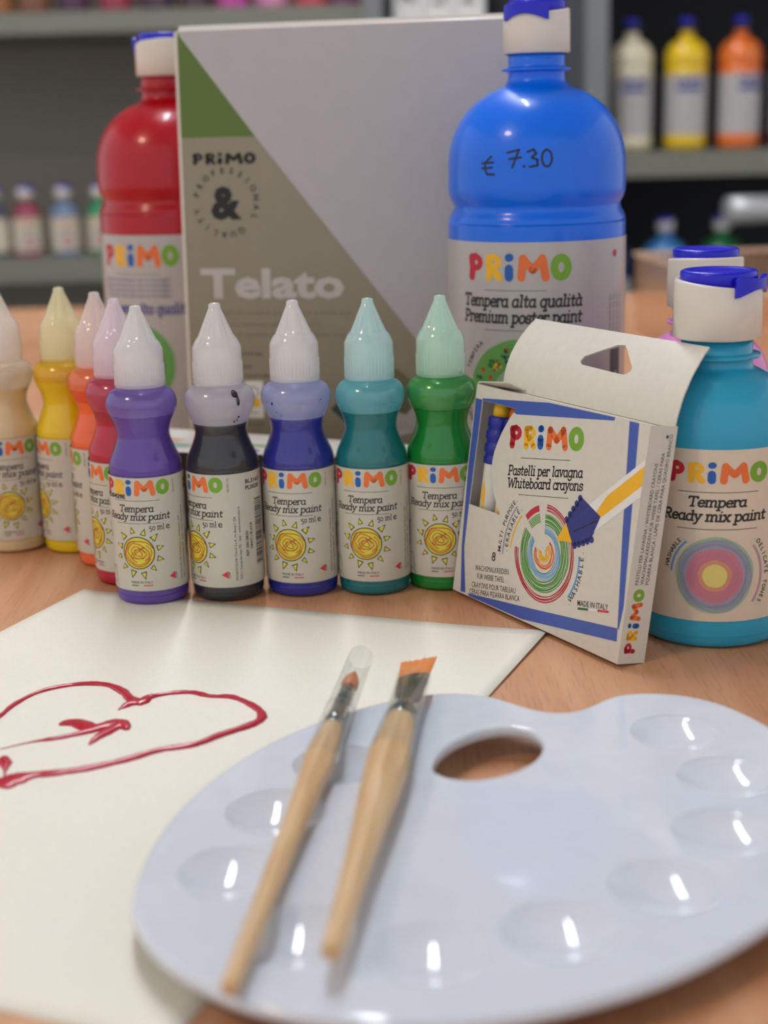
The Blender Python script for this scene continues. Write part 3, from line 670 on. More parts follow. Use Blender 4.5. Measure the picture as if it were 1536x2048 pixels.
# ------------------------------------------------------------------ crayon box
def crayon_box():
    al, ph = 1.0514, .1543; Wd, Hh, T = .114, .0905, .013
    n = Vector((-math.sin(al), -math.cos(al), 0)); s = Vector((math.cos(al), -math.sin(al), 0))
    up = Vector((0, 0, 1))*math.cos(ph)-n*math.sin(ph); nn = n*math.cos(ph)+Vector((0, 0, 1))*math.sin(ph)
    o = Vector((.0970, .5351, 0))+nn*T-s*Wd      # front lower left corner
    t = empty('crayon_box', o); tag(t, 'white and blue cardboard box of whiteboard crayons with raised hanging flap', 'box')
    M = Matrix((s, -nn, up)).transposed().to_4x4(); t.matrix_world = Matrix.Translation(o)@M
    w, h, d = Wd, Hh, T
    win = [(5.3, 84.2), (30.1, 84.1), (26, 79), (22.6, 73.7), (20, 68.5), (18.4, 63.9), (17.9, 60), (18.5, 56.0), (19.8, 51.5), (21.5, 47.4), (24.5, 43), (28.1, 39.1), (4.6, 39.0)]
    outer = [(0, 0), (w*1000, 0), (w*1000, h*1000), (0, h*1000)]
    allp = outer+win
    tris = tessellate_polygon([[Vector((*p, 0)) for p in outer], [Vector((*p, 0)) for p in win]])
    th = .0005
    V = [(p[0]/1000, 0, p[1]/1000) for p in allp]+[(p[0]/1000, th, p[1]/1000) for p in allp]; k = len(allp)
    Fc = []
    for q in tris:
        q = tuple(q); a, b, c = (allp[i] for i in q)
        if (b[0]-a[0])*(c[1]-a[1])-(c[0]-a[0])*(b[1]-a[1]) < 0: q = q[::-1]
        Fc.append(q); Fc.append(tuple(i+k for i in q[::-1]))
    m = len(win); 
    for i in range(m): a, b = 4+i, 4+(i+1) % m; Fc.append((a, b, b+k, a+k))
    # other walls
    def quad(*p): b = len(V); V.extend(p); Fc.append(tuple(range(b, b+4)))
    quad((w, 0, 0), (w, d, 0), (w, d, h), (w, 0, h)); quad((0, d, 0), (0, 0, 0), (0, 0, h), (0, d, h))
    quad((0, d, 0), (w, d, 0), (w, d, h), (0, d, h)); quad((0, 0, 0), (0, d, 0), (w, d, 0), (w, 0, 0))
    quad((.004, .001, h-.0006), (w-.001, .001, h-.0006), (w-.001, d-.001, h-.0012), (.004, d-.001, h-.0012))
    body = link('carton', mesh_from(V, Fc), CARD, t, smooth=False)
    # lifted tuck flap along the top of the left end
    V = [(0, 0, h), (.001, 0, h+.0012), (.016, d*.35, h+.0032), (.019, d*.9, h+.0006), (.004, d, h-.001)]
    link('tuck_flap', mesh_from(V+[(a, b, c-.0005) for a, b, c in V], [(0, 4, 3, 2, 1), (5, 6, 7, 8, 9), (0, 1, 6, 5), (1, 2, 7, 6), (2, 3, 8, 7)]), CARD, body, smooth=False)
    # slanting lug of the lid at the right end
    # hanging flap: rises from the back edge and curls backwards
    nv = 12; fh = .032
    hole = [(a-1, 16+(b-11)*1.12) for a, b in ((49, 11.6), (47.3, 12.8), (48.0, 14.8), (62, 21.2), (66, 21.6), (68.5, 20.6), (78.5, 14.4), (79.4, 12.9), (78.0, 11.4), (76, 10.9))]
    def bend(u, v):
        q = v/33.0; return (u/1000+.0005, d-.0006+.0155*q**2.0, h-.001+(v-2.6*q*q)/1000)
    out2 = []
    sid = [(1.5, 0), (.5, 8), (-.5, 16), (-1.4, 25), (-2.2, 33)]
    rt = [(108.0, 33), (110.5, 25), (112.2, 16), (112.9, 8), (112.8, 0)]
    pts = sid+[(30, 33), (56, 33), (84, 33)]+rt
    # grid-sampled flap clipped by rows so that it bends smoothly
    bm = bmesh.new()
    vs = [bm.verts.new((p[0], p[1], 0)) for p in pts+hole]
    for q in tessellate_polygon([[Vector((*p, 0)) for p in pts], [Vector((*p, 0)) for p in hole]]):
        try: bm.faces.new([vs[i] for i in q])
        except ValueError: pass
    for i in range(1, 44):
        bmesh.ops.bisect_plane(bm, geom=list(bm.verts)+list(bm.edges)+list(bm.faces), plane_co=(0, i*.75, 0), plane_no=(0, 1, 0))
    for v in bm.verts: v.co = Vector(bend(v.co.x, v.co.y))
    bmesh.ops.recalc_face_normals(bm, faces=bm.faces)
    me = bpy.data.meshes.new('flap'); bm.to_mesh(me); bm.free()
    f = link('hanging_flap', me, [CARD], t, smooth=False); sm = f.modifiers.new('thick', 'SOLIDIFY'); sm.thickness = .0006; sm.offset = 0
    # ---------- front print
    A = Art(); r8 = math.radians(8.2)
    FB = 'ink_frame_blue'
    A.poly(FB, [(.5, 79.4), (.3, 84.4), (5.2, 84.4), (4.6, 39), (4.9, 20), (9.8, 1.0), (6.2, .6), (2.9, 20), (.7, 55)])
    A.poly(FB, [(30.2, 84.2), (5.3, 84.3), (5.3, 85.0), (52, 89.8), (93.5, 90.3), (93.3, 89.0), (31, 82.0), (29, 82.5)])
    A.poly(FB, [(102, 90.2), (107.5, 90.2), (113.0, 22), (112.0, 13), (111.3, 13), (106.5, 50)])
    A.poly(FB, [(11.7, 1.2), (60, 6.8), (111.3, 13.2), (111.8, 8.2), (52, .6), (13, .2)])
    A.logo(29.0, 67.4, 49.0, 10.0, rot=math.radians(8.0))
    A.stroke('ink_dark', [(37.8, 65.0), (69.9, 69.6)], .22); A.stroke('ink_dark', [(39.2, 50.0), (71.8, 54.9)], .22)
    A.serif('ink_dark', 'Pastelli per lavagna', 30.3, 56.6, 49, 2.7, rot=math.radians(9.2), wt=1.15)
    A.serif('ink_dark', 'Whiteboard crayons', 31.0, 51.4, 49.5, 2.7, rot=math.radians(9.4), wt=1.15)
    cx, cy = 61.0, 30.2
    random.seed(11)
    for m_, r0, r1, cnt in (('ink_crimson', 17.2, 19.6, 7), ('ink_leaf', 11.2, 16.2, 12), ('ink_sky', 7.6, 10.8, 8), ('ink_orange', 4.6, 6.6, 5), ('ink_yellow', 1.2, 3.8, 5)):
        for k in range(cnt):
            r = r0+(r1-r0)*(k+.5)/cnt; ph_ = random.uniform(0, 6)
            a0, a1 = (-208, 97) if r > 7 else (-190, 60)
            if m_ == 'ink_crimson': a0, a1 = -175, 95
            A.stroke(m_, [(cx+(r+.35*math.sin(3*t+ph_))*math.cos(t), cy+(r+.35*math.sin(2*t+ph_))*math.sin(t)) for t in [math.radians(a0+(a1-a0)*i/40+random.uniform(-.5, .5)) for i in range(41)]], (r1-r0)/cnt*random.uniform(.75, 1.25), 1)
    for m_, r0, r1 in (('ink_crimson', 17.4, 19.4), ('ink_leaf', 13, 16)):
        for k in range(5):
            r = r0+(r1-r0)*k/4
            A.stroke(m_, [(cx+r*math.cos(math.radians(q)), cy+r*math.sin(math.radians(q))) for q in range(112, 142, 4)], .5, 1)
    # crayon picture lying across the top right of the circle
    A.poly('ink_white', [(73.5, 45.8), (114, 78.0), (114, 64.0), (82, 39)], 2)
    A.poly('ink_yellow', [(88.5, 50.6), (94, 52.3), (113.9, 68.0), (113.9, 75.4), (95, 60.5), (91.5, 55.5)], 3)
    A.poly('ink_yellow', [(67.7, 37.2), (79.5, 38.8), (73.2, 46.2)], 3)
    A.poly('ink_pad_blue', [(72.3, 45.9), (79.8, 57.2), (93, 52.0), (88.6, 41.6), (79, 37.4), (76.4, 40.4)], 4)
    for k in range(5):
        for (ax, ay, bx, by) in ((72.3, 45.9, 79.8, 57.2), (79, 37.4, 90.2, 42.6)):
            q = (k+.3)/4.6; A.ring('ink_pad_blue', ax+(bx-ax)*q, ay+(by-ay)*q, 0, 1.35, 4, n=10)
    A.stroke('ink_dark', [(78, 43), (91, 50)], .5, 5); A.stroke('ink_navy', [(76, 46), (86, 54)], .5, 5); A.stroke('ink_navy', [(80.5, 40), (90, 45)], .5, 5)
    # slogans
    A.arctext('ink_dark', '.MULTI PURPOSE.', 62, 27, 30.4, 187, 139, 2.9)
    A.stroke('ink_lavender', [(62+28.8*math.cos(math.radians(q)), 27+28.8*math.sin(math.radians(q))) for q in range(142, 190, 4)], .8)
    A.arctext('ink_dark', '.ERASABLE.', 62, 27, 25.6, 183, 138, 3.1)
    A.stroke('ink_yellow', [(62+23.8*math.cos(math.radians(q)), 27+23.8*math.sin(math.radians(q))) for q in range(142, 182, 4)], .8)
    A.arctext('ink_dark', '.WASHABLE.', 61, 30, 25.5, -38, 14, 3.1, inward=True)
    A.stroke('ink_light_blue', [(61+22.8*math.cos(math.radians(q)), 30+22.8*math.sin(math.radians(q))) for q in range(-34, 14, 4)], .9)
    A.serif('ink_dark', '8', 26.2, 19.4, 2.4, 2.3, wt=1.3, shear=0)
    for s_, x_, y_, w_ in (('WACHSMALKREIDEN', 15.1, 12.2, 24.5), ('FÜR WEIßE TAFEL', 17.3, 9.0, 20), ('CRAYONS POUR TABLEAU', 14.0, 4.6, 32), ('CERAS PARA PIZARRA BLANCA', 13.0, 1.4, 36.5)):
        A.text('ink_dark', s_, x_, y_, 3.3, math.radians(9.2), width=w_)
    A.text('ink_dark', 'MADE IN ITALY', 86.2, 15.4, 3.1, math.radians(9.5), width=18.5, bold=.01)
    for m_, a, b in (('ink_flag_green', 0, 6), ('ink_white', 6, 12), ('ink_flag_red', 12, 18)):
        A.stroke(m_, [(87+a*.98, 14.4+a*.19), (87+b*.98, 14.4+b*.19)], .9)
    art_object('front_print', A, A.flat(Vector((0, -.00004, 0)), Vector((1, 0, 0)), Vector((0, 0, 1)), Vector((0, -1, 0))), body, step=.00003)
    B = Art()
    B.logo(7.6, 3.8, 25, 5.6, rot=PI/2-.04)
    for k, (s_, w_) in enumerate((('PASTELLI PER LAVAGNA / WHITEBOARD CRAYONS', 46), ('WACHSMALKREIDEN FÜR WEIßE TAFEL / CERAS PARA', 50), ('PIZARRA BLANCA / LÁPIS DE CERA PARA QUADRO BRANCO', 57))):
        B.text('ink_dark', s_, 4.6+k*2.5, 30.5, 2.3, PI/2-.03, width=w_)
    B.ring('ink_navy', 8.6, 86.5, 0, .7, 1, n=8)
    art_object('side_print', B, B.flat(Vector((w+.00004, 0, 0)), Vector((0, 1, 0)), Vector((0, 0, 1)), Vector((1, 0, 0))), body)
    return M, o, nn, s, up
bx = crayon_box()
def crayon(x, color, label):
    M, o, nn, s, up = bx
    t = empty('wax_crayon', (0, 0, 0)); tag(t, label, 'crayon', 'crayons inside the crayon box')
    t.matrix_world = Matrix.Translation(o+s*x-nn*.0066+up*.002)@M
    V, Fc = lathe([(0, 0), (4.9, 0), (4.9, 58), (4.6, 60)], 32); link('barrel', mesh_from(V, Fc), mat('white_barrel', (225, 222, 214), .3), t)
    V, Fc = lathe([(5.2, 56), (5.5, 56.5), (5.5, 58.5), (5.0, 59.2), (5.0, 60.4), (5.6, 61), (5.6, 64), (5.0, 64.7), (5.0, 66), (5.6, 66.7), (5.6, 69.5), (5.0, 70.2), (5.0, 71.5), (5.4, 72), (5.4, 75.5), (4.6, 76.4)], 24, lambda r, z, a: r*(1+.03*math.cos(8*a)))
    link('grip', mesh_from(V, Fc), mat('navy_grip', (26, 36, 150), .4), t)
    V, Fc = lathe([(3.9, 76), (3.8, 79), (3.4, 81.5), (2.3, 83.6), (.8, 84.6), (.01, 84.8)], 24); link('crayon_tip', mesh_from(V, Fc), mat('tip_%d%d%d' % color, color, .5), t)
    A = Art(1); A.poly('ink_yellow', [(-1.4, 4), (1.4, 4), (1.4, 44), (0, 49), (-1.4, 44)])
    art_object('barrel_print', A, A.cyl(.00495, 0), t)
crayon(.0115, (226, 178, 20), 'yellow tipped crayon seen through the box window')
crayon(.0232, (214, 90, 40), 'orange tipped crayon just inside the window edge')

# ------------------------------------------------------------------ paper with wet paint
def paper():
    TL, TR = Vector((-.1362, .6470, 0)), Vector((.0644, .5708, 0)); dn = Vector((-.392, -.92, 0)).normalized()
    P = [TL, TR, TR+dn*.297, TL+dn*.297]
    t = empty('paper_sheet', (0, 0, 0)); tag(t, 'cream white sheet of paper with a red painted outline, lying under the palette', 'paper')
    n = 40; V, Fc = [], []
    for j in range(n+1):
        for i in range(n+1):
            u, v = i/n, j/n; p = (P[0]*(1-u)+P[1]*u)*(1-v)+(P[3]*(1-u)+P[2]*u)*v
            lift = .0012*max(0, (u-.75)/.25)**2*max(0, 1-v*2.2)
            V.append((p.x, p.y, .00035+lift))
    for j in range(n):
        for i in range(n): a = j*(n+1)+i; Fc.append((a+n+1, a+n+2, a+1, a))
    s = link('sheet', mesh_from(V, Fc), mat('cream_paper', (236, 234, 220), .6, .3, bump=(900, .06, .0003)), t); m = s.modifiers.new('t', 'SOLIDIFY'); m.thickness = .0003; m.offset = -1
    wet = mat('wet_red_paint', (186, 20, 52), .24, .5, coat=.25, coat_rough=.12)
    def ribbon(name, runs):
        V, Fc = [], []
        for pts in runs:
            q = catmull(pts, 6); b0 = len(V); K = 8
            for i, (x, y, w) in enumerate(q):
                a = q[max(0, i-1)]; b = q[min(len(q)-1, i+1)]; dx, dy = b[0]-a[0], b[1]-a[1]; l = math.hypot(dx, dy) or 1
                nx, ny = -dy/l, dx/l; w = w*(1+.10*math.sin(i*.8)+.06*math.sin(i*2.1)); hh = min(w*.38, 1.1)
                for k in range(K+1):
                    c = math.cos(PI*k/K); sn = math.sin(PI*k/K); V.append((x+nx*c*w/2000, y+ny*c*w/2000, .00042+hh*sn**.8/1000))
            for i in range(len(q)-1):
                for k in range(K): a = b0+i*(K+1)+k; Fc.append((a, a+1, a+K+2, a+K+1))
            for e in (0, len(q)-1):
                f = tuple(b0+e*(K+1)+k for k in range(K+1)); Fc.append(f if e else f[::-1])
        link(name, mesh_from(V, Fc), wet, t)
    z = lambda pts, ws: [(p[0], p[1], w*1.28) for p, w in zip(pts, ws)]
    a = [(-.1407, .4673), (-.1417, .4845), (-.1378, .4969), (-.1351, .5081), (-.1286, .5199), (-.1169, .5262), (-.1055, .5254), (-.0979, .5182), (-.0934, .51), (-.0889, .5077)]
    b = [(-.0965, .5001), (-.0928, .5056), (-.0889, .5077), (-.0868, .5115), (-.079, .5149), (-.0717, .5149), (-.0649, .5109), (-.0566, .5093), (-.0497, .5021), (-.0452, .4942), (-.045, .4869), (-.0497, .481), (-.0577, .4745), (-.0653, .467), (-.0765, .4631), (-.0869, .4557), (-.0973, .4501), (-.1065, .4471), (-.1142, .4457), (-.12, .443), (-.1233, .4395), (-.1246, .4385)]
    ribbon('painted_outline', [z(a, [1.6]*5+[2.0, 2.2, 2.8, 3.0, 2.6]), z(b, [.3, 3.4, 4.6, 2.4, 1.7, 2, 1.8, 2.0, 2.1, 2.6, 2.8, 2.8, 2.5, 2.4, 2.3, 2.4, 2.5, 2.8, 3.4, 6.8, 6.4, 2.0]),
                               z([(-.1277, .4610), (-.1270, .4580), (-.1258, .4545), (-.1249, .4502), (-.1240, .446), (-.1225, .4425)], [1.2, 3.4, 3.0, 1.0, .8, 3.0])])
    c = [(-.1307, .4675), (-.1218, .4728), (-.1123, .476), (-.103, .481), (-.0978, .486), (-.0937, .4875), (-.0902, .4815)]
    ribbon('painted_arrow', [z(c, [.4, .8, 1.8, 2.4, 4.6, 5.2, 1.4]), z([(-.115, .4876), (-.1097, .489), (-.1027, .4841), (-.0978, .486)], [1.0, 5, 4.6, 4]), z([(-.1012, .4693), (-.0994, .4751), (-.0963, .4814), (-.0937, .486)], [.5, 2.6, 3.8, 5])])
paper()

# ------------------------------------------------------------------ palette
HP = .011
OL = [(-0.0668, 0.3444), (-0.0673, 0.3588), (-0.0663, 0.3743), (-0.0627, 0.3941), (-0.0562, 0.4128), (-0.048, 0.4297), (-0.0352, 0.4485), (-0.0228, 0.4602), (-0.0131, 0.4682), (-0.003, 0.4751), (0.0107, 0.4815), (0.0193, 0.4827), (0.0278, 0.4812), (0.0352, 0.4779), (0.0407, 0.4725), (0.0468, 0.4658), (0.053, 0.4619), (0.0595, 0.4614), (0.0658, 0.4649), (0.0728, 0.4734), (0.0785, 0.4771), (0.0889, 0.4782), (0.1001, 0.4746), (0.1089, 0.4686), (0.115, 0.4593), (0.1212, 0.4474), (0.1266, 0.4299), (0.1276, 0.4043), (0.1228, 0.3785), (0.1126, 0.3531), (0.1007, 0.3356), (0.0901, 0.3251), (0.081, 0.3175), (0.0685, 0.3074), (0.0573, 0.3011), (0.0466, 0.296), (0.0363, 0.2921), (0.0264, 0.2895), (0.0167, 0.2879), (0.0071, 0.2876), (-0.0016, 0.288), (-0.0103, 0.2891), (-0.0188, 0.291), (-0.0261, 0.2935), (-0.0335, 0.2969), (-0.039, 0.3006), (-0.0446, 0.3053), (-0.0506, 0.311), (-0.0565, 0.3185), (-0.0612, 0.3269), (-0.0651, 0.3363)]
HOLE = [(0.0124, 0.4215), (0.0146, 0.4314), (0.0198, 0.4408), (0.0273, 0.4476), (0.0356, 0.4511), (0.0427, 0.4494), (0.0473, 0.443), (0.0481, 0.435), (0.045, 0.4257), (0.0398, 0.4186), (0.0325, 0.4133), (0.0249, 0.411), (0.0183, 0.4125), (0.014, 0.4163)]
WELLS = [(.0908, .4429), (.0990, .4088), (.0909, .3734), (.0688, .3444), (.0397, .3244), (.0075, .3156), (-.0235, .3248), (-.0422, .3580), (-.0330, .3933), (-.0155, .4251)]
def loop_smooth(p, sub):
    n = len(p); out = []
    for i in range(n):
        p0, p1, p2, p3 = p[i-1], p[i], p[(i+1) % n], p[(i+2) % n]
        for s in range(sub):
            t = s/sub; out.append(tuple(.5*((2*b)+(-a+c)*t+(2*a-5*b+4*c-d)*t*t+(-a+3*b-3*c+d)*t**3) for a, b, c, d in zip(p0, p1, p2, p3)))
    return out
def relax(p, k):
    for _ in range(k): p = [tuple((p[i-1][j]+2*p[i][j]+p[(i+1) % len(p)][j])/4 for j in (0, 1)) for i in range(len(p))]
    return p
def palette():
    out = relax(loop_smooth(OL, 4), 14); hol = relax(loop_smooth(HOLE, 4), 6)
    if sum(a[0]*b[1]-b[0]*a[1] for a, b in zip(out, out[1:]+out[:1])) < 0: out = out[::-1]
    if sum(a[0]*b[1]-b[0]*a[1] for a, b in zip(hol, hol[1:]+hol[:1])) < 0: hol = hol[::-1]
    def offs(p, d):
        r = []
        for i in range(len(p)):
            a, b = p[i-1], p[(i+1) % len(p)]; dx, dy = b[0]-a[0], b[1]-a[1]; l = math.hypot(dx, dy); r.append((p[i][0]+dy/l*d, p[i][1]-dx/l*d))
        return r
    V, Fc = [], []; RW = .0146; NW = 64
    top_out, top_hol = offs(out, -.0016), offs(hol, .0014)
    wl = [[(x+RW*math.cos(2*PI*k/NW), y+RW*math.sin(2*PI*k/NW)) for k in range(NW)] for x, y in WELLS]
    loops = [top_out, top_hol]+wl
    idx = []
    for L in loops:
        idx.append(list(range(len(V), len(V)+len(L)))); V += [(x, y, HP) for x, y in L]
    tr = tessellate_polygon([[Vector((x, y, 0)) for x, y in L] for L in loops])
    for q in tr:
        a, b, c = (V[i] for i in q)
        if (b[0]-a[0])*(c[1]-a[1])-(c[0]-a[0])*(b[1]-a[1]) < 0: q = (q[0], q[2], q[1])
        Fc.append(tuple(q))
    flat = len(Fc)
    def skirt(base, prev, sgn, prof, flip):
        for d, z in prof:
            L = offs(base, d*sgn); cur = list(range(len(V), len(V)+len(L))); V.extend((x, y, z) for x, y in L); n = len(L)
            for i in range(n):
                q = (prev[i], prev[(i+1) % n], cur[(i+1) % n], cur[i]); Fc.append(q[::-1] if not flip else q)
            prev = cur
    skirt(out, idx[0], 1, [(-.0007, HP-.00025), (-.0001, HP-.0009), (.0002, HP-.0018), (.0003, HP-.0030)], False)
    skirt(hol, idx[1], -1, [(-.0006, HP-.0002), (0, HP-.0009), (.0002, HP-.0020), (.0003, HP-.0036)], True)
    for w, (cx, cy) in enumerate(WELLS):
        prev = idx[2+w]
        RS = .0240; rr = lambda q: -(math.sqrt(RS*RS-(RW*q)**2)-math.sqrt(RS*RS-(RW*.93)**2))-.0008
        prof = [(.9985, -.00002), (.985, -.00015), (.965, -.00042), (.945, -.00072)]+[(q, rr(q)) for q in (.93, .88, .8, .7, .6, .5, .4, .3, .2, .1)]
        for r, z in prof:
            cur = list(range(len(V), len(V)+NW)); V.extend((cx+RW*r*math.cos(2*PI*k/NW), cy+RW*r*math.sin(2*PI*k/NW), HP+z) for k in range(NW))
            for i in range(NW): Fc.append((prev[i], prev[(i+1) % NW], cur[(i+1) % NW], cur[i]))
            prev = cur
        c = len(V); V.append((cx, cy, HP+rr(0)))
        for i in range(NW): Fc.append((prev[i], prev[(i+1) % NW], c))
    m = mat('white_palette_plastic', (215, 221, 231), .06, .5)
    me = mesh_from(V, Fc)
    o = link('paint_palette', me, m, None)
    for i in range(flat): me.polygons[i].use_smooth = False
    tag(o, 'white plastic painter palette with round wells and a thumb hole, in front on the table', 'palette')
    so = o.modifiers.new('thick', 'SOLIDIFY'); so.thickness = .0008; so.offset = -1
    for fx, fy in ((-.045, .385), (.105, .44), (.085, .345), (.0, .33)):
        V, Fc = lathe([(2.2, .0), (2.5, .4), (2.5, 9.8)], 20); f = link('foot', mesh_from(V, Fc), m, o); f.location = (fx, fy, 0.0)
palette()

# ------------------------------------------------------------------ brushes
def axis_lathe(prof, n=40, facets=None):
    """prof: (x, ry, rz) mm along +x"""
    V, Fc = [], []
    for x, ry, rz in prof:
        for k in range(n):
            a = 2*PI*k/n; f = facets(x, a) if facets else 1
            V.append((x/1000, ry*f*math.cos(a)/1000, rz*f*math.sin(a)/1000))
    for i in range(len(prof)-1):
        for k in range(n): Fc.append((i*n+(k+1) % n, i*n+k, (i+1)*n+k, (i+1)*n+(k+1) % n))
    Fc.append(tuple(range(n))); Fc.append(tuple(reversed(range((len(prof)-1)*n, len(prof)*n))))
    return V, Fc
def wood_handle():
    m = bpy.data.materials.new('pale_beech'); m.use_nodes = True; nt = m.node_tree; N = nt.nodes.new; K = nt.links.new
    b = nt.nodes['Principled BSDF']; b.inputs['Roughness'].default_value = .38
    tc = N('ShaderNodeTexCoord'); mp = N('ShaderNodeMapping'); mp.inputs['Scale'].default_value = (.06, 1, 1); K(tc.outputs['Object'], mp.inputs[0])
    n = N('ShaderNodeTexNoise'); n.inputs['Scale'].default_value = 420; n.inputs['Detail'].default_value = 4; n.inputs['Distortion'].default_value = .6; K(mp.outputs[0], n.inputs[0])
    r = N('ShaderNodeValToRGB'); e = r.color_ramp.elements; e[0].position = .3; e[0].color = (*lin((196, 158, 112)), 1); e[1].position = .75; e[1].color = (*lin((222, 190, 146)), 1)
    K(n.outputs['Fac'], r.inputs[0]); K(r.outputs[0], b.inputs['Base Color']); MATS['beech'] = m; return m
BEECH = wood_handle()
CHROME = mat('chrome_ferrule', (150, 156, 160), .09, .5, metal=1)
SLEEVE = film('clear_sleeve', (225, 228, 226), .03, .05, .30)
HAIR = mat('orange_bristle', (222, 130, 48), .5, bump=(2500, .3, .0005))
HAIR2 = mat('brown_bristle', (206, 120, 76), .5)
def facets6(x0, x1):
    def f(x, a):
        if not x0 < x < x1: return 1
        s = math.sin(PI*(x-x0)/(x1-x0))**.7
        b = (a+PI/6) % (PI/3)-PI/6
        return 1-s*(1-math.cos(PI/6)/math.cos(b))*1.0
    return f
def brush(tail, tip, z0, z1, label):
    t = empty('paint_brush', (tail[0], tail[1], z0)); tag(t, label, 'paint brush', 'paint brushes lying across the palette')
    d = Vector((tip[0]-tail[0], tip[1]-tail[1], z1-z0)).normalized(); y = Vector((0, 0, 1)).cross(d).normalized(); z = d.cross(y)
    t.matrix_world = Matrix.Translation(Vector((tail[0], tail[1], z0)))@Matrix((d, y, z)).transposed().to_4x4()
    return t
def dense(prof, sub=4): return catmull(prof, sub)
b1 = brush((-.0372, .2955), (-.0095, .5025), .0150, .0172, 'round tipped brush in a clear plastic sleeve, left of the two on the palette')
V, Fc = axis_lathe([(0, .6, .6), (.3, 1.7, 1.7), (1.0, 2.15, 2.15)]+dense([(1.5, 2.2, 2.2), (30, 2.6, 2.6), (60, 3.0, 3.0), (88, 3.6, 3.6), (108, 4.3, 4.3), (122, 4.75, 4.75), (134, 4.2, 4.2), (141, 3.6, 3.6), (145.5, 3.3, 3.3)], 8), 48, facets6(92, 141))
link('handle', mesh_from(V, Fc), BEECH, b1)
V, Fc = axis_lathe([(144.5, 3.3, 3.3), (145, 3.55, 3.55), (146, 3.55, 3.55), (146.5, 3.3, 3.3), (149, 3.3, 3.3), (149.5, 3.5, 3.5), (150.3, 3.5, 3.5), (150.8, 3.25, 3.25), (165, 2.9, 2.9), (178, 2.6, 2.6), (178.4, 2.4, 2.4)], 40)
link('ferrule', mesh_from(V, Fc), CHROME, b1)
V, Fc = axis_lathe(dense([(177, 2.4, 2.4), (181, 2.9, 2.9), (186, 2.5, 2.5), (191, 1.3, 1.3), (194.5, .15, .15)]), 32); link('bristles', mesh_from(V, Fc), HAIR2, b1)
V, Fc = axis_lathe([(120, 5.15, 5.15), (150, 4.9, 4.9), (180, 4.6, 4.6), (209, 4.4, 4.4)], 40); Fc = Fc[:-2]; link('sleeve', mesh_from(V, Fc), SLEEVE, b1)
V, Fc = axis_lathe([(158, 5.0, 5.0), (158.4, 5.1, 5.1), (158.8, 5.0, 5.0)], 40); Fc = Fc[:-2]; link('sleeve_edge', mesh_from(V, Fc), film('sleeve_rim', (170, 176, 172), .55, .1, .4), b1)

b2 = brush((-.0146, .3030), (.0113, .4985), .0188, .0180, 'angled flat brush with orange bristles, right of the two on the palette')
V, Fc = axis_lathe([(0, .8, .8), (.3, 2.0, 2.0), (1.1, 2.5, 2.5)]+dense([(1.6, 2.55, 2.55), (30, 3.3, 3.3), (55, 4.2, 4.2), (75, 5.2, 5.2), (92, 6.2, 6.2), (102, 6.6, 6.5), (114, 6.3, 6.0), (126, 5.4, 5.2), (134, 4.9, 4.8), (138, 4.6, 4.6)], 8), 48, facets6(84, 132))
link('handle', mesh_from(V, Fc), BEECH, b2)
sk = lambda x, ry, rz: (x, ry, rz)
V, Fc = axis_lathe([(136.5, 4.7, 4.7), (137, 4.95, 4.95), (138.2, 4.95, 4.95), (138.8, 4.65, 4.65), (142, 4.6, 4.6), (142.5, 4.8, 4.75), (143.5, 4.8, 4.7), (144, 4.6, 4.5), (152, 4.6, 3.4), (162, 4.8, 2.3), (170, 5.1, 1.7), (177, 5.3, 1.5), (177.4, 5.1, 1.3)], 48)
V = [(x+(-y*.55 if x > .169 else -y*.55*max(0, (x-.15)/.019)), y, z) for x, y, z in V]
link('ferrule', mesh_from(V, Fc), CHROME, b2)
def flat_bristles():
    n = 44; V, Fc = [], []; random.seed(2)
    for i in range(n+1):
        s = i/n*2-1; yb = s*5.0; yt = s*5.9
        xb = 176-yb*.55; xt = 193.5-yt*.60+random.uniform(-.9, .9)
        tb = 1.2*math.sqrt(max(.05, 1-s*s*.9)); tt = .45
        for x, y, z in ((xb, yb, tb), (xb, yb, -tb), (xt, yt, tt), (xt, yt, -tt), ((xb+xt)/2, (yb+yt)/2, tb*1.1), ((xb+xt)/2, (yb+yt)/2, -tb*1.1)): V.append((x/1000, y/1000, z/1000))
    for i in range(n):
        a, b = 6*i, 6*i+6
        Fc += [(a, a+4, b+4, b), (a+4, a+2, b+2, b+4), (a+1, b+1, b+5, a+5), (a+5, b+5, b+3, a+3), (a+2, a+3, b+3, b+2), (a, b, b+1, a+1)]
    Fc += [(0, 1, 5, 4), (4, 5, 3, 2)]; a = 6*n; Fc += [(a, a+4, a+5, a+1), (a+4, a+2, a+3, a+5)]
    link('bristles', mesh_from(V, Fc), HAIR, b2, smooth=False)
flat_bristles()
V, Fc = axis_lathe([(108, 6.9, 6.9), (128, 6.3, 6.1), (145, 5.6, 5.2), (165, 5.7, 4.0), (178, 5.9, 3.0)], 40); Fc = Fc[:-2]; link('sleeve', mesh_from(V, Fc), SLEEVE, b2)

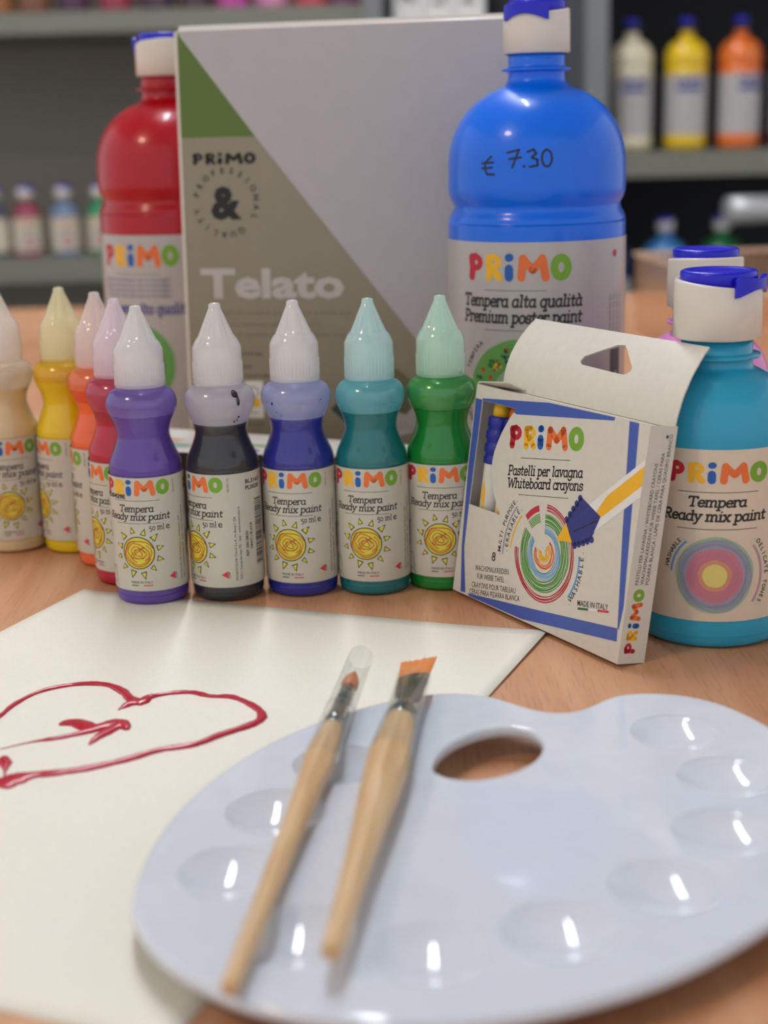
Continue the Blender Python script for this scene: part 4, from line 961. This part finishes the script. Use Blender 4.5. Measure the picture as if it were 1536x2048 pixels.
# ------------------------------------------------------------------ clear plastic box at the right rear
def clear_box():
    t = empty('plastic_box', (.2446, 1.4367, 0)); tag(t, 'low clear plastic box standing at the right rear of the table', 'box')
    a = Vector((.2446, 1.4367)); b = Vector((.2794, 1.0673)); e = (b-a).normalized(); L = (b-a).length; t.rotation_euler = (0, 0, math.atan2(e.y, e.x))
    CP = film('clear_acrylic', (226, 206, 184), .16, .08, .25); ED = film('acrylic_edge', (236, 220, 200), .55, .2, .3)
    h = .073; w = .26
    box('wall_panel', 0, L, 0, .002, 0, h, CP, t); box('wall_panel', 0, .002, .002, w, 0, h, CP, t); box('wall_panel', L-.002, L, .002, w, 0, h, CP, t); box('wall_panel', 0, L, w, w+.002, 0, h, CP, t)
    box('rim', -.001, L+.001, -.002, .004, h, h+.004, ED, t); box('rim', -.001, .004, .004, w, h, h+.004, ED, t); box('rim', L-.004, L+.001, .004, w, h, h+.004, ED, t)
clear_box()

# ------------------------------------------------------------------ shelving far behind, with its stock
STEEL = mat('grey_shelf_steel', (128, 128, 116), .5, .4); POST = mat('light_grey_post', (128, 130, 132), .45); POSTD = mat('dark_grey_post', (66, 68, 72), .5)
def shelving(x0, x1, boards, back, label, posts, y0=2.75, y1=3.2):
    t = empty('metal_shelving', ((x0+x1)/2, (y0+y1)/2, FLOOR_Z)); tag(t, label, 'shelving', 'metal shelving units at the back')
    c = t.location
    def bx_(nm, a, b, cc, d, e, f, m): return box(nm, a-c.x, b-c.x, cc-c.y, d-c.y, e-c.z, f-c.z, m, t)
    for z, th in boards: bx_('shelf_board', x0, x1, y0, y1, z-th, z, STEEL)
    for a, b, m in posts: bx_('upright', a, b, y0-.02, y0+.03, FLOOR_Z, 1.2, m)
    bx_('back_panel', x0, x1, y1, y1+.01, FLOOR_Z, 1.2, back)
shelving(-1.35, -.014, [(.404, .036), (-.021, .042), (-.44, .04), (.82, .036)], mat('grey_back_panel', (146, 140, 130), .7), 'grey metal shelving unit on the left with nearly empty middle shelf', [(-1.36, -1.32, POST), (-.014, .020, POST)])
shelving(.370, 1.5, [(.140, .044), (-.235, .04), (.56, .04), (-.6, .04)], mat('dark_back_panel', (26, 27, 36), .7), 'grey metal shelving unit on the right stocked with paint bottles', [(.334, .372, POSTD), (.372, .412, POST), (1.48, 1.52, POST)])
def box_file(x, w, marks, label):
    t = empty('box_file', (x, 2.80, .30)); tag(t, label, 'box file', 'white box files at the back')
    box('case', 0, w, 0, .24, 0, .32, MATS['ink_white'], t, .002)
    A = Art()
    for m_ in marks: A.text('ink_black', m_, w*500+10, 104, 34, PI/2, bold=.03)
    art_object('spine_print', A, A.flat(Vector((0, -.0006, 0)), Vector((1, 0, 0)), Vector((0, 0, 1)), Vector((0, -1, 0))), t)
box_file(.040, .053, ['Z'], 'white box file nearest the left shelving upright')
box_file(.095, .052, ['L'], 'white box file in the middle of the three')
box_file(.149, .053, ['N'], 'white box file nearest the big blue bottle cap')
t_ = empty('back_cabinet', (.178, 2.75, FLOOR_Z)); tag(t_, 'grey metal cabinet between the two shelving units carrying the white box files', 'cabinet')
box('body', -.150, .148, 0, .4, 0, 1.0495, mat('cabinet_grey', (96, 96, 98), .5), t_, .003)
box('back_panel', -.150, .148, .38, .4, 1.0495, 1.9, mat('dark_grey_panel', (48, 48, 50), .7), t_)
for sx_ in (-1, 1): box('door', -.146 if sx_ < 0 else .002, -.002 if sx_ < 0 else .144, -.012, -.0005, .03, 1.03, POSTD, t_, .002)

# stock: litre bottles and 300 ml bottles, copies with their own paint colour
def stock(src, x, z, rgb, name, label, group, y=2.82, rot=0, s=1.0):
    c = copy_tree(src); c.location = (x, y, z); c.rotation_euler = (0, 0, math.radians(rot)); c['label'] = label; c['group'] = group; c.scale = (s, s, s)
    for ch in c.children:
        if ch.name.startswith('bottle_body'):
            ch.data = ch.data.copy(); ch.data.materials[0] = mat(name+'_stock', rgb, .35, .5, coat=.5)
        if ch.name.startswith('label') and src is BB: ch.data = PLAIN_ME
        if ch.name.startswith('handwritten'): bpy.data.objects.remove(ch)
    if group == G4:
        for ch in list(c.children):
            if ch.name.startswith('label'): bpy.data.objects.remove(ch)
    if group == G1:
        for ch in c.children:
            if ch.name.startswith('cap'): ch.data = ch.data.copy(); ch.data.materials[0] = mat('navy_cap_plastic', (24, 26, 70), .4)
    return c
PLAIN = Art(3); PLAIN.logo(-26, 98, 51.6, 13, ink='ink_navy'); PLAIN.add('ink_navy', [[(a, 84), (a+3, 84), (a+3, 94), (a, 94)] for a in range(-26, 25, 3)], 1)
V_, F_, MI_, K_ = PLAIN.data(PLAIN.cyl(.04289, .030), .00008); bV_, bF_ = cyl_band(.04285, .030, .146)
PLAIN_ME = mesh_from(bV_+V_, bF_+[tuple(i+len(bV_) for i in q) for q in F_], 'label', [0]*len(bF_)+[m_+1 for m_ in MI_])
for m_ in [MATS['label_big']]+[MATS[k] for k in K_]: PLAIN_ME.materials.append(m_)
G1 = 'litre bottles on the right shelving'; G2 = 'small bottles on the left shelving'; G3 = 'bottles on the lower right shelf'; G4 = 'bottles along the top left shelf'
stock(BB, .468, .1405, (232, 222, 190), 'cream', 'cream litre bottle, leftmost on the right shelving', G1, s=.9)
stock(BB, .567, .1405, (240, 200, 20), 'yellow_litre', 'yellow litre bottle on the right shelving', G1, s=.9)
stock(BB, .664, .1405, (240, 120, 40), 'orange_litre', 'orange litre bottle on the right shelving', G1, rot=20, s=.9)
stock(BB, .761, .1405, (190, 60, 60), 'scarlet_litre', 'scarlet litre bottle at the right frame edge of the shelving', G1, s=.9)
for x, rgb, nm, lb in ((.43, (20, 24, 80), 'navy', 'navy litre bottle on the lower right shelf'), (.535, (60, 130, 190), 'light_blue', 'light blue litre bottle on the lower right shelf'), (.64, (30, 110, 60), 'bottle_green', 'dark green litre bottle on the lower right shelf')):
    stock(BB, x, -.2345, rgb, nm+'_low', lb, G3)
for x, rgb, nm, lb in ((-.706, (70, 80, 100), 'slate', 'slate'), (-.645, (150, 50, 70), 'burgundy', 'burgundy'), (-.575, (110, 130, 160), 'grey_blue', 'grey blue'), (-.508, (40, 140, 90), 'sea_green', 'sea green'), (-.442, (190, 120, 90), 'terracotta', 'terracotta')):
    stock(CY, x, -.0205, rgb, nm+'_mid', lb+' paint bottle on the left middle shelf', G2, rot=random.uniform(-30, 30), s=.88)
for x, rgb, nm, lb in ((-.665, (150, 90, 40), 'ochre', 'ochre'), (-.60, (120, 70, 40), 'umber', 'umber brown'), (-.53, (70, 30, 60), 'plum', 'plum'), (-.455, (150, 40, 60), 'wine', 'wine red'), (-.38, (60, 40, 60), 'aubergine', 'aubergine'), (-.31, (70, 40, 50), 'maroon', 'maroon'), (-.245, (190, 60, 150), 'magenta', 'magenta'), (-.175, (210, 130, 170), 'rose', 'rose pink'), (-.105, (200, 50, 80), 'cherry', 'cherry red'), (-.045, (110, 40, 90), 'purple_top', 'dark purple')):
    stock(CY, x, .4045, rgb, nm+'_top', lb+' paint bottle standing on the top left shelf', G4)
def roll():
    V, Fc = axis_lathe([(0, 20, 20), (1, 24, 24), (120, 24, 24), (121, 20, 20)], 40)
    o = link('foil_roll', mesh_from(V, Fc), mat('foil', (196, 196, 196), .35, metal=.3)); o.location = (.63, 2.74, .034); o.rotation_euler = (0, 0, .2)
    tag(o, 'silvery roll lying on the bottles of the lower right shelf', 'roll')
roll()
